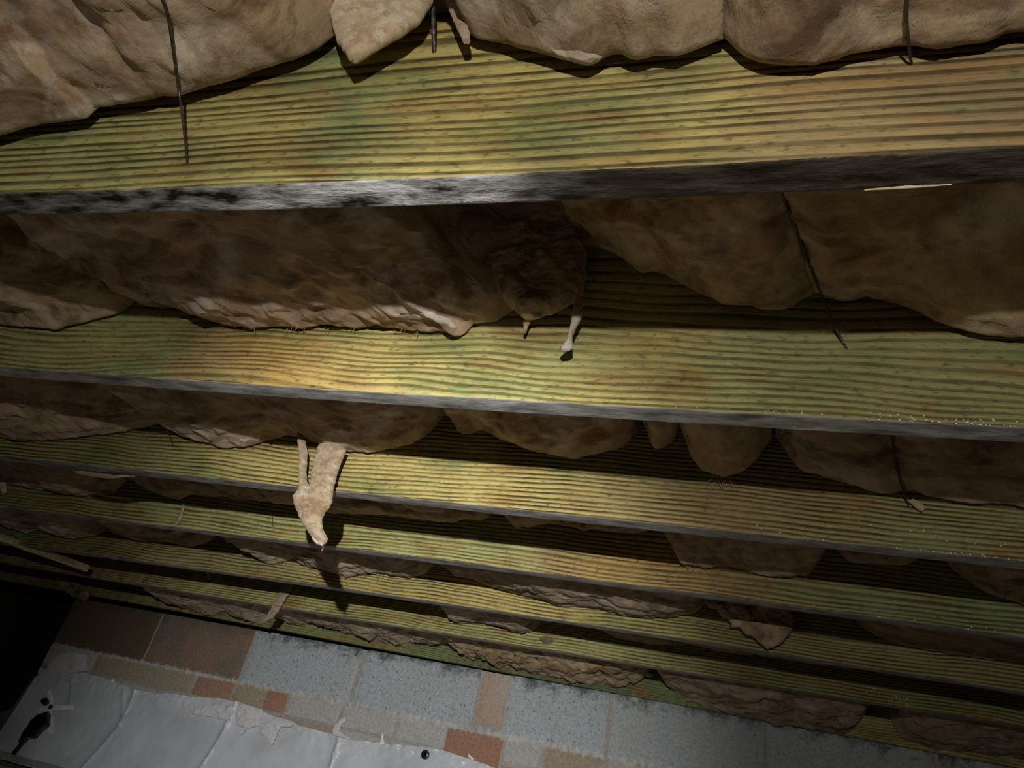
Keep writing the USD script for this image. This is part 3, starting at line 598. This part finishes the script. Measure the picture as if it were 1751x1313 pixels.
# bay 5
B('5a', 5, [(-160, 872), (20, 903), (50, 912), (80, 906), (110, 918), (129, 924), (150, 918), (177, 917), (186, 908)],
  'ragged wool batt at the left end between the fourth and fifth joists', WOOL[2], zn=0.06, amp=0.008, seed=21, step=0.007, rag=0.008)
B('5b', 5, [(196, 906), (243, 926), (288, 928), (329, 936), (360, 928), (378, 922)],
  'short dim wool batt left of the torn lip on the fifth joist', WOOL[0], zn=0.08, amp=0.008, seed=22, step=0.007)
B('5c', 5, [(424, 929), (440, 948), (455, 963), (471, 967), (500, 957), (535, 970), (560, 976), (594, 987), (628, 981), (660, 983), (686, 987), (720, 988), (740, 985)],
  'pinkish wool batt with a torn pale lip left of centre on the fifth joist', WOOL[2], zn=0.06, amp=0.009, seed=23, step=0.006, rag=0.008)
B('5d', 5, [(768, 978), (800, 986), (828, 1000), (866, 1011), (928, 1028), (957, 1038), (1028, 1041), (1066, 1054), (1108, 1058), (1154, 1055), (1190, 1048), (1214, 1040)],
  'grey-brown wool batt with a pale lip, middle of the fifth joist', WOOL[2], zn=0.06, amp=0.008, seed=24, step=0.006)
B('5e', 5, [(1440, 1058), (1465, 1067), (1494, 1086), (1537, 1104), (1594, 1115), (1665, 1126), (1751, 1136), (1900, 1160)],
  'dark wool batt at the right end over the fifth joist', WOOL[0], zn=0.09, amp=0.008, seed=25, step=0.007)
# bay 6
B('6a', 6, [(-100, 900), (60, 920), (180, 938), (300, 962), (380, 982), (430, 990)],
  'dark wool batt at the far left over the sixth joist', WOOL[0], zn=0.14, amp=0.008, seed=26, step=0.008, gap=0.03)
B('6b', 6, [(500, 1000), (600, 1012), (690, 1022), (760, 1028)],
  'dark wool batt high in the gap over the sixth joist, left of centre', WOOL[0], zn=0.15, amp=0.008, seed=27, step=0.008, gap=0.03)
B('6c', 6, [(772, 1048), (780, 1069), (805, 1066), (830, 1066), (857, 1072), (880, 1078), (900, 1082), (923, 1079), (930, 1070)],
  'grey-pink wool batt with a ragged lip on the sixth joist left of the knot', WOOL[2], zn=0.06, amp=0.008, seed=28, step=0.006, rag=0.006)
B('6d', 6, [(1016, 1064), (1030, 1078), (1057, 1092), (1114, 1103), (1186, 1104), (1228, 1114), (1330, 1128), (1500, 1150), (1751, 1180), (1900, 1200)],
  'dim wool batt right of the knot over the sixth joist', WOOL[0], zn=0.09, amp=0.008, seed=29, step=0.007, gap=0.03)
# bay 7, squeezed out between the last joist and the wall
B('7a', 7, [(300, 1020), (308, 1038), (335, 1046), (366, 1054), (400, 1050), (415, 1054), (434, 1064), (448, 1068), (462, 1062), (483, 1056)],
  'curled wool batt over the brown blocks, at the left end of the wall top', WOOL[2], zn=0.05, amp=0.012, seed=30, step=0.006, gap=0.004, rag=0.006, fine=0.0055)
B('7b', 7, [(488, 1061), (514, 1068), (543, 1066), (571, 1075), (594, 1083), (614, 1087), (646, 1103), (671, 1097), (694, 1109), (714, 1098), (745, 1102), (771, 1104), (782, 1098)],
  'pleated pale wool batt squeezed out above the first grey blocks of the wall', WOOL[2], zn=0.05, amp=0.014, seed=31, step=0.005, gap=0.004, rag=0.008, fine=0.006)
B('7c', 7, [(780, 1096), (795, 1115), (806, 1124), (828, 1129), (846, 1132), (857, 1143), (871, 1136), (900, 1146), (908, 1151), (971, 1161), (1011, 1175), (1043, 1171), (1052, 1176), (1075, 1168), (1110, 1162)],
  'crumpled tan wool batt spilling furthest over the wall, right of the upright brick', WOOL[1], zn=0.05, amp=0.016, seed=32, step=0.005, gap=0.004, rag=0.007, fine=0.007)
B('7d', 7, [(1126, 1166), (1140, 1173), (1171, 1195), (1200, 1208), (1228, 1218), (1251, 1222), (1300, 1228), (1322, 1239), (1350, 1238), (1379, 1246), (1451, 1256), (1466, 1250)],
  'brown wool batt over the right-hand grey blocks, left of the bare yellow patch', WOOL[2], zn=0.04, amp=0.012, seed=33, step=0.006, gap=0.004, rag=0.006, fine=0.0055)
B('7e', 7, [(1522, 1244), (1537, 1264), (1594, 1281), (1631, 1286), (1660, 1284), (1694, 1292), (1751, 1296), (1900, 1318)],
  'dim brown wool batt at the far right end of the wall top', WOOL[0], zn=0.04, amp=0.01, seed=34, step=0.007, gap=0.004)

# ------------------------------------------------------------------ torn and hanging pieces of wool
def pix_pad(q, y, T, seed, tilt=0.0, **kw):
    """outline traced in the photo, standing at depth y; tilt: how much nearer (metres per metre of height) its lower end hangs"""
    c = at(q, y).mean(0); n = np.array([0, -1.0, tilt]); n /= np.linalg.norm(n)
    return pad(at_plane(q, c, n), T, seed, front=n, **kw)
f1 = thing('insulation_flap', 'pale folded wool flap pointing down at top centre, before the nearest joist', 'insulation')
obj('wool', pix_pad([(548, -60), (557, -20), (563, 25), (575, 70), (598, 103), (620, 92), (650, 76), (690, 53), (716, 33), (736, 5), (748, -35), (752, -60)], 0.375, 0.013, 41, amp=0.007, scale=55, amp2=0.005, jag=0.003, res=0.003), WOOL_FLAP, f1, smooth=70)
f2 = thing('wool_tuft', 'narrow grey wool tuft hanging beside the spike at top centre', 'insulation tuft')
obj('wool', strip(at([(768, -40), (778, 0), (788, 35), (798, 70)], 0.385), [0.012, 0.012, 0.008, 0.0035], 0.004, 42), WOOL_PALE, f2, smooth=70)
lump = thing('insulation_lump', 'dark crumpled netted lump of wool hanging between the first and second joists', 'insulation')
obj('wool', pix_pad([(735, 300), (752, 352), (775, 385), (800, 420), (826, 452), (846, 490), (868, 518), (893, 539), (920, 536), (955, 523), (978, 505), (990, 492), (1002, 470), (1005, 430), (985, 395), (965, 360), (960, 300)], 0.765, 0.026, 43, amp=0.013, scale=26, amp2=0.004, jag=0.004, res=0.003), WOOL_DARK, lump, smooth=70)
obj('torn_tip', strip(at([(905, 525), (902, 545), (897, 569)], 0.79), [0.01, 0.006, 0.002], 0.004, 44, step=0.003), WOOL_PALE, lump, smooth=70)
s2 = thing('wool_strand', 'thin pale wool strand with a white tip dangling before the second joist', 'insulation strand')
obj('fibres', strip(at([(984, 455), (990, 485), (991, 515), (984, 545), (977, 570)], 0.777), [0.008, 0.006, 0.006, 0.0075, 0.004], 0.004, 45, step=0.003), WOOL_PALE, s2, smooth=70)
obj('white_tip', pix_pad([(991, 525), (996, 540), (989, 555), (980, 568), (979, 580), (980, 595), (972, 600), (960, 601), (957, 594), (967, 585), (973, 565), (978, 540), (981, 526)], 0.773, 0.005, 46, amp=0.002, res=0.0025), WOOL_WHITE, s2, smooth=70, label='white fluffy tip')
obj('stray_fibre', tube(smooth_line(at([(990, 470), (1003, 465), (1010, 478), (1012, 495)], 0.775), 0.003), 0.0006, 5), WOOL_PALE, s2, smooth=True)
c3 = thing('insulation_strip', 'large torn pale wool strip hanging past the third joist, left of centre', 'insulation')
obj('wool', pix_pad([(508, 738), (516, 742), (522, 754), (527, 772), (526, 790), (524, 808), (526, 826), (531, 829), (533, 815), (538, 790), (543, 768), (547, 758), (560, 755), (575, 758), (592, 768), (584, 790), (577, 815), (570, 840), (568, 858), (562, 868), (556, 876), (551, 888), (553, 905), (558, 915), (561, 922), (555, 931), (548, 931), (538, 924), (528, 912), (519, 897), (510, 880), (503, 862), (501, 848), (508, 842), (513, 832), (512, 810), (514, 785), (511, 765), (509, 750)], 1.172, 0.014, 47, amp=0.007, scale=55, amp2=0.004, res=0.003, jag=0.0015, edge=0.6, tilt=-0.2), WOOL_PALE, c3, smooth=70)
obj('white_lip', pix_pad([(533, 915), (545, 925), (556, 927), (551, 934), (540, 930), (533, 922)], 1.172, 0.004, 48, amp=0.001, res=0.0025), WOOL_WHITE, c3, smooth=70, label='white lip')
obj('stray_fibre', tube(smooth_line(at([(551, 930), (554, 936), (550, 942)], 1.18), 0.003), 0.0009, 5), WOOL_PALE, c3, smooth=True)
# crumpled piece over the fifth joist, right
c5 = thing('insulation_scrap', 'stiff crumpled grey wool scrap with a frayed edge hanging over the fifth joist at right', 'insulation')
obj('wool', pix_pad([(1195, 1020), (1214, 1040), (1228, 1043), (1232, 1056), (1246, 1058), (1250, 1072), (1266, 1074), (1272, 1084), (1288, 1089), (1300, 1101), (1313, 1111), (1330, 1104), (1345, 1092), (1357, 1074), (1361, 1056), (1350, 1038), (1300, 1020)], 1.965, 0.018, 49, amp=0.012, scale=45, amp2=0.008, res=0.0035, jag=0.004, tilt=-0.15), WOOL[2], c5, smooth=70)
# strip hanging before the sixth joist
c6 = thing('wool_strip', 'pale wool strip curling down across the sixth joist above the brown blocks', 'insulation strip')
obj('wool', strip(np.vstack([at([(496, 990), (486, 1012), (474, 1036)], 2.39), at([(462, 1052), (450, 1062)], 2.41)]), [0.03, 0.028, 0.02, 0.016, 0.008], 0.008, 50), WOOL_PALE, c6, smooth=70)
# paler fluff matted onto the batts
def project(P):
    q = (P - EYE) @ AX.T
    return np.c_[W / 2 + FPX * q[:, 0] / q[:, 2], H / 2 - FPX * q[:, 1] / q[:, 2]]
def patch_on(key, q, T, mat, seed):
    """a raised mat that follows the batt's own surface inside the traced outline"""
    m = BATTS[key][1]
    v0, f0 = np.array(m.vertices), np.array(m.faces)
    big = Polygon(q).buffer(25)
    px = project(v0); face_ok = ((EYE - v0[f0].mean(1)) * m.face_normals).sum(1) > 0
    keep = face_ok & shapely.contains_xy(big, *px[f0].mean(1).T)
    v, f = trimesh.remesh.subdivide(*trimesh.remesh.subdivide(v0, f0[keep]))
    sub = trimesh.Trimesh(v, f, process=True); v, f = np.array(sub.vertices), np.array(sub.faces)
    px = project(v); px = px + (fbm(v * 90, 3, seed)[:, None] - 0.5) * 16
    poly = Polygon(q)
    d = shapely.distance(shapely.points(px), poly.exterior) * np.where(shapely.contains_xy(poly, px[:, 0], px[:, 1]), 1, -1)
    f = f[(d[f] > -14).all(1)]
    n = np.array(sub.vertex_normals)
    t = np.clip((d + 9) / 26, 0, 1); t = t * t * (3 - 2 * t)
    out = v + n * (-0.003 + (T + 0.003) * t * (0.75 + 0.5 * fbm(v * 60, 3, seed + 1)))[:, None]
    used = np.unique(f); mp = np.full(len(v), -1); mp[used] = np.arange(len(used))
    if len(f):
        obj('pale_fluff', trimesh.Trimesh(out[used], mp[f], process=False), mat, BATTS[key][0], smooth=True, label='paler grey-white fluff')
FLUFF = wool('wool_fluff', (0.42, 0.365, 0.285), (0.3, 0.22, 0.14), (0.55, 0.52, 0.46), 7.0, scale=14.0)
patch_on('1b', [(930, 78), (960, 80), (1000, 86), (1040, 96), (1030, 108), (1008, 116), (985, 113), (950, 100)], 0.003, FLUFF, 81)
patch_on('2b', [(700, 520), (740, 530), (775, 545), (785, 562), (770, 562), (735, 552), (705, 540)], 0.003, FLUFF, 83)
patch_on('3b', [(372, 748), (410, 744), (452, 746), (448, 755), (420, 763), (390, 764), (374, 758)], 0.003, FLUFF, 84)
p_ = at([(1478, 325), (1530, 321), (1580, 318), (1627, 314)], Y[1] + JW - 0.002)
obj('splinter', tube(smooth_line(p_, 0.01), [0.0008, 0.0016, 0.0012], 6), wood_mats[8], J[1], smooth=True, label='pale yellow splinter')
# small scraps
def scrap(name, label, P, w, th, seed, mat=WOOL_PALE, cat_='insulation scrap'):
    t = thing(name, label, cat_); obj('wool', strip(P, w, th, seed, step=0.003), mat, t, smooth=70)
scrap('wool_tuft', 'white wool tuft at the left picture edge on the fourth joist', at([(-2, 818), (6, 830), (8, 842)], 1.60), [0.01, 0.014, 0.006], 0.008, 51, WOOL_WHITE, 'insulation tuft')
scrap('wool_strand', 'stiff pale strand bent over the face of the fourth joist at left', np.vstack([at([(314, 857), (312, 872), (307, 887)], 1.612), at([(301, 897), (290, 899)], 1.609)]), [0.003, 0.0055, 0.006, 0.005, 0.003], 0.0025, 52, WOOL_PALE, 'insulation strand')
scrap('wool_tuft', 'tiny white wool tuft dangling between the fifth and sixth joists at left', at([(352, 972), (355, 980), (358, 990)], 2.395), [0.007, 0.006, 0.003], 0.003, 53, WOOL_WHITE, 'insulation tuft')
scrap('wool_scrap', 'pale wool scrap caught at the end of the rod on the third joist', at([(1558, 856), (1568, 862), (1580, 872)], 1.205), [0.004, 0.007, 0.004], 0.003, 54)
scrap('wool_strand', 'short forked wool strand poking over the fifth joist left of centre', at([(558, 966), (551, 975), (541, 984)], 2.005), [0.008, 0.006, 0.003], 0.004, 55, WOOL_PALE, 'insulation strand')
scrap('wool_scrap', 'long pale wool sliver sticking out under the third joist at left', at([(128, 806), (160, 812), (195, 815), (225, 812), (250, 811)], 1.262), [0.002, 0.007, 0.007, 0.005, 0.002], 0.004, 56)
scrap('wool_tuft', 'ragged brown wool tuft stuck on the top left corner of the blockwork wall', at([(100, 985), (118, 1000), (134, 1012), (146, 1020)], 2.86), [0.02, 0.035, 0.035, 0.02], 0.02, 57, WOOL[0], 'insulation tuft')
scrap('wool_tuft', 'small pale wool tuft on the wall top between the two right-hand batts', at([(1100, 1150), (1108, 1152), (1114, 1156)], 2.85), [0.008, 0.012, 0.006], 0.006, 58, WOOL_WHITE, 'insulation tuft')

# loose hairs along torn lips
def hairs(p, k, spots, n, length, seed):
    rg = np.random.default_rng(seed); ms = []
    a = np.asarray(spots, float)
    for _ in range(n):
        t = rg.uniform(0, len(a) - 1.001); i = int(t); q = a[i] + (a[i + 1] - a[i]) * (t - i)
        P0 = at(q + rg.uniform(-3, 0, 2), Y[k] - rg.uniform(0.012, 0.022))[0]
        d = np.array([rg.uniform(-0.7, 0.7), rg.uniform(-0.3, 0.3), -1.0]); d *= length * rg.uniform(0.3, 1.0) / np.linalg.norm(d)
        c = rg.normal(0, 0.25, 3) * length
        tt = np.linspace(0, 1, 7)[:, None]
        ms.append(tube(P0 + np.array([0, 0, 0.004]) + d * tt + c * tt * (1 - tt), [0.0006, 0.0003], 4))
    obj('loose_fibres', cat(ms), WOOL_PALE, p, smooth=True, kind='stuff')
hairs(BATTS['3e'][0], 3, [(1195, 800), (1215, 812), (1240, 820), (1262, 812)], 16, 0.035, 1)
hairs(BATTS['4d'][0], 4, [(1165, 962), (1180, 970), (1215, 972), (1250, 968)], 26, 0.016, 2)
hairs(BATTS['2b'][0], 2, [(380, 556), (440, 566), (520, 565), (610, 565), (700, 569), (790, 580)], 18, 0.010, 3)
hairs(BATTS['5c'][0], 5, [(451, 955), (471, 966), (540, 970), (594, 985), (690, 986)], 24, 0.02, 4)
hairs(BATTS['7c'][0], 7, [(800, 1120), (857, 1142), (971, 1160), (1043, 1170)], 24, 0.02, 5)

# ------------------------------------------------------------------ sprung support rods that hold the batts up
def rod(label, k, on, free, r=0.0017, keys=(), near_dx=0.0):
    """on: pixels where the rod lies on the batt (nearest joist first), free: the rest, the last one where it is stuck into joist k"""
    end = at(free[-1], Y[k] + 0.003)[0]
    pts = []
    if len(on) > 1:
        on = resample(on, 14.0)[0]
    for q in on:
        o, d = EYE, ray(q)[0]; d = d / np.linalg.norm(d); best = None
        for key in keys:
            loc, _, _ = BATTS[key][1].ray.intersects_location([o], [d])
            for l in loc:
                if best is None or np.linalg.norm(l - o) < np.linalg.norm(best - o):
                    best = l
        if best is not None:
            pts.append(best - d * 0.0045)
    if pts:
        last = pts[-1]
    else:
        last = None
    for i, q in enumerate(free[:-1]):
        f = (i + 1) / len(free)
        y = (last[1] if last is not None else Y[k] - 0.06) * (1 - f) + Y[k] * f
        pts.append(at(q, y)[0])
    pts.append(end)
    P0 = pts[0]
    start = np.array([P0[0] + near_dx, Y[k - 1] + JW - 0.002, max(P0[2], end[2]) + 0.01])
    t = thing('support_rod', label, 'wire rod', 'sprung rods between the joists')
    obj('wire', tube(smooth_line(np.vstack([start, pts]), 0.012), [r, r, r * 0.9, r * 0.65], 8), WIRE, t, smooth=True)
rod('steel rod across the top left batt, its tip stuck into the nearest joist', 1, [(285, 5), (293, 60), (301, 120), (307, 165)], [(313, 205), (322, 290)], keys=('1a',), r=0.0022)
rod('black steel spike at top centre beside the folded flap', 1, [], [(739, -20), (741, 40), (743, 95)], r=0.004)
rod('steel rod in the top right corner ending on the nearest joist', 1, [(1547, 5), (1552, 60)], [(1556, 95), (1559, 114)], keys=('1c',), r=0.0019)
rod('slanting steel rod between two batts, its tip on the right part of the second joist', 2, [(1342, 345), (1372, 420), (1396, 483)], [(1420, 545), (1451, 602)], r=0.0022, near_dx=-0.05, keys=('2d', '2e'))
rod('dark rod at right whose tip rests on the third joist', 3, [(1526, 768), (1536, 812), (1544, 838)], [(1548, 850), (1556, 870)], r=0.0018, near_dx=-0.04, keys=('3f', '3g'))
rod('tiny rod tip poking out over the third joist at left', 3, [], [(287, 735), (291, 748), (296, 762)], r=0.0014)
rod('short thin rod in the dark gap over the fourth joist, right of centre', 4, [], [(924, 884), (924, 915), (924, 938)], r=0.0013)
rod('short thin rod ending on the fourth joist left of the hanging strip', 4, [], [(464, 862), (465, 882), (467, 902)], r=0.0013)

# ------------------------------------------------------------------ the lapped timber batten at left, and things on the wall
def bar(a, b, w, h, mat, name, label, cat_):
    a, b = np.asarray(a), np.asarray(b); d = (b - a) / np.linalg.norm(b - a); s = np.cross(d, [0, 0, 1.0]); s /= np.linalg.norm(s); u = np.cross(s, d)
    n = 24; rings = []
    for t in np.linspace(0, 1, n):
        c = a + (b - a) * t; e = 0.002 * (noise(np.array([t * 20, 1.0, 2.0]), 5) - 0.5)
        rings.append([c + s * (x * (w / 2) + e) + u * (y * (h / 2) + e) for x, y in ((-1, -0.85), (-0.85, -1), (0.85, -1), (1, -0.85), (1, 0.85), (0.85, 1), (-0.85, 1), (-1, 0.85))])
    t = thing(name, label, cat_); obj('timber', loft(rings), mat, t, smooth=30)
_pl = lambda q: at_plane(q, (0, 0, ZB - 0.012), (0, 0, 1.0))[0]
bar(_pl((150, 972)), _pl((-110, 880)), 0.032, 0.024, wood_mats[8], 'timber_batten', 'pale timber batten slanting off the left end of the sixth joist', 'batten')

# polythene hung over the lower wall
edge_px = [(72, 1142), (100, 1150), (128, 1150), (150, 1152), (175, 1158), (190, 1163), (214, 1172), (232, 1178), (240, 1181), (275, 1186), (300, 1187), (340, 1193), (375, 1194), (398, 1199), (410, 1201), (440, 1211), (470, 1225), (500, 1233), (512, 1240), (540, 1248), (570, 1256), (585, 1262), (620, 1268), (660, 1272), (690, 1275), (725, 1277), (750, 1281), (775, 1288), (800, 1297), (830, 1307), (852, 1315), (930, 1345)]
E = at(edge_px, YW)
folds = [((213, 1172), (214, 1240), 0.004), ((236, 1180), (213, 1240), 0.010), ((213, 1240), (155, 1318), 0.009), ((408, 1201), (393, 1240), 0.012), ((393, 1240), (352, 1318), 0.010), ((583, 1260), (575, 1290), 0.012), ((575, 1290), (562, 1330), 0.010), ((126, 1160), (124, 1215), 0.004), ((860, 1318), (840, 1400), 0.008)]
def sheet():
    res = 0.006
    x0, x1 = E[0, 0], E[-1, 0]
    n = int((x1 - x0) / res)
    xs = np.linspace(x0, x1, n); zt = np.interp(xs, E[:, 0], E[:, 2]) + 0.003 * (fbm(np.c_[xs * 40, xs * 0, xs * 0], 3, 2) - 0.5)
    m = 110
    v = np.linspace(0, 1, m)
    zb_ = 0.008
    Z = zt[:, None] + (zb_ - zt)[:, None] * v
    X = np.repeat(xs[:, None], m, 1)
    off = 0.009 + 0.05 * v[None] ** 1.6 + 0.0 * X
    P = np.stack([X, np.zeros_like(X), Z], -1)
    off = off + 0.02 * v[None] * (fbm(P * [3, 1, 2], 3, 5) - 0.3) + 0.006 * (fbm(P * [14, 1, 11], 3, 6) - 0.5) * np.clip(v[None] * 8, 0.3, 1)
    top = np.exp(-v[None] / 0.12)
    off = off + top * 0.016 * np.abs(fbm(P * [22, 1, 26], 3, 8) - 0.5) * 2
    for a, b, d in folds:
        A, Bp = at([a, b], YW)[:, [0, 2]]
        D = Bp - A; L2 = D @ D
        t = np.clip(((X - A[0]) * D[0] + (Z - A[1]) * D[1]) / L2, 0, 1)
        dist = np.hypot(X - A[0] - t * D[0], Z - A[1] - t * D[1]); side = np.sign((X - A[0]) * D[1] - (Z - A[1]) * D[0])
        off = off + d * np.exp(-(dist / 0.009)) + d * 0.55 * np.where(side < 0, np.exp(-dist / 0.07), 0)
    front = np.stack([X, YW - off, Z], -1)
    # foot: runs out over the ground
    foot = []
    for j, t in enumerate(np.linspace(0.1, 1, 10)):
        f = front[:, -1].copy(); f[:, 1] -= t * 0.35; f[:, 2] = 0.008 + 0.006 * fbm(np.c_[f[:, :2] * 9, f[:, :1] * 0], 3, 4); foot.append(f)
    front = np.concatenate([front, np.stack(foot, 1)], 1)
    back = front.copy(); back[:, :m, 1] += 0.0012; back[:, m:, 2] -= 0.0012
    rings = np.concatenate([front, back[:, ::-1]], 1)
    return loft(rings)
sh = thing('polythene_sheet', 'milky grey polythene sheet pinned over the foot of the wall, with upright creases', 'plastic sheet')
obj('sheet', sheet(), SHEET, sh, smooth=60)
def wall_pad(q, y, T, seed, mat, name, parent, **kw):
    return obj(name, pad(at(q, y), T, seed, **kw), mat, parent, smooth=60)
wall_pad([(104, 1117), (128, 1116), (150, 1120), (146, 1131), (150, 1146), (128, 1150), (98, 1150), (78, 1142), (90, 1128)], YW - 0.01, 0.0012, 61, FILM, 'film_flap', sh, amp=0.004, scale=30, res=0.006)
wall_pad([(409, 1201), (425, 1206), (438, 1216), (446, 1210), (452, 1225), (470, 1232), (502, 1236), (497, 1243), (480, 1242), (472, 1258), (465, 1275), (454, 1260), (440, 1252), (448, 1246), (440, 1240), (425, 1245), (405, 1240), (402, 1222)], YW - 0.045, 0.003, 62, FILM, 'film_tuck', sh, amp=0.006, scale=40, amp2=0.004, res=0.005, jag=0.003)
wall_pad([(322, 1204), (360, 1202), (398, 1206), (400, 1218), (396, 1232), (360, 1226), (325, 1220)], YW - 0.032, 0.003, 63, FILM, 'film_tuck', sh, amp=0.006, scale=40, amp2=0.004, res=0.005)
wall_pad([(585, 1228), (591, 1226), (592, 1232), (583, 1240), (580, 1250), (590, 1258), (604, 1264), (590, 1262), (570, 1256), (568, 1250), (574, 1238)], YW - 0.02, 0.002, 64, FILM, 'torn_edge', sh, amp=0.004, scale=60, res=0.004, jag=0.002)
wall_pad([(652, 1255), (656, 1254), (655, 1264), (658, 1272), (648, 1273), (651, 1264)], YW - 0.012, 0.002, 65, TAPE, 'torn_edge', sh, amp=0.002, scale=60, res=0.003)
wall_pad([(801, 1288), (807, 1294), (813, 1298), (806, 1299), (800, 1293)], YW - 0.006, 0.002, 66, TAPE, 'torn_edge', sh, amp=0.002, scale=60, res=0.003)
wall_pad([(412, 1252), (420, 1246), (418, 1250), (411, 1257)], YW - 0.05, 0.002, 67, TAPE, 'torn_edge', sh, amp=0.002, scale=60, res=0.003)
wall_pad([(188, 1164), (194, 1160), (197, 1166), (192, 1168)], YW - 0.03, 0.002, 68, TAPE, 'torn_edge', sh, amp=0.002, scale=60, res=0.003)

def plug(name, q, r, label, y):
    prof = np.array([(0.0001, 0.0), (r * 0.28, 0.0), (r * 0.34, 0.002), (r * 0.42, 0.003), (r * 0.55, 0.0065), (r * 0.9, 0.005), (r, 0.002), (r, -0.004), (0.0001, -0.004)])
    m = trimesh.creation.revolve(prof[::-1], sections=24)
    m.apply_transform(trimesh.transformations.rotation_matrix(np.pi / 2, [1, 0, 0]))
    pin = trimesh.creation.cylinder(r * 0.25, 0.06, sections=10); pin.apply_transform(trimesh.transformations.rotation_matrix(np.pi / 2, [1, 0, 0])); pin.apply_translation([0, 0.03, 0])
    t = thing(name, label, 'fixing')
    c = at(q, y)[0]; m.apply_translation(c); pin.apply_translation(c)
    obj('washer', m, BLACK, t, smooth=40); obj('pin', pin, BLACK, t, smooth=40)
plug('fixing_plug', (727, 1290), 0.016, 'round black fixing plug on the sheet below the grey bricks', YW - 0.024)
plug('fixing_plug', (62, 1153), 0.009, 'small black fixing plug at the wall edge above the tape cross', YW - 0.014)
plug('fixing_plug', (87, 1209), 0.010, 'black fixing plug in the middle of the white tape cross', YW - 0.044)
tp = thing('tape_cross', 'cross of white tape stuck on the sheet at the left wall edge', 'tape')
wall_pad([(82, 1181), (90, 1180), (92, 1205), (90, 1218), (92, 1250), (87, 1255), (81, 1250), (84, 1215), (82, 1200)], YW - 0.041, 0.0008, 70, TAPE, 'tape_strip', tp, amp=0.003, scale=30, res=0.005)
wall_pad([(66, 1211), (82, 1206), (100, 1205), (127, 1206), (128, 1214), (106, 1214), (88, 1214), (66, 1218)], YW - 0.043, 0.0008, 71, TAPE, 'tape_strip', tp, amp=0.003, scale=30, res=0.005)
bs = thing('plastic_scrap', 'glossy black plastic scrap poking out at the left wall edge below the tape cross', 'plastic scrap')
obj('scrap', pad(at([(83, 1216), (68, 1220), (53, 1231), (44, 1250), (34, 1270), (36, 1274), (46, 1262), (58, 1262), (71, 1246), (82, 1241)], YW - 0.10), 0.02, 72, amp=0.01, scale=30, res=0.006), BLACK_GLOSS, bs, smooth=60)
obj('tail', tube(smooth_line(at([(40, 1266), (28, 1282), (16, 1296)], YW - 0.10), 0.01), 0.008, 8), BLACK_GLOSS, bs, smooth=60)
obj('cap', pad(at([(72, 1194), (79, 1192), (84, 1198), (82, 1204), (75, 1206), (70, 1202)], YW - 0.06), 0.01, 73, amp=0.003, scale=30, res=0.005), BLACK, bs, smooth=60)
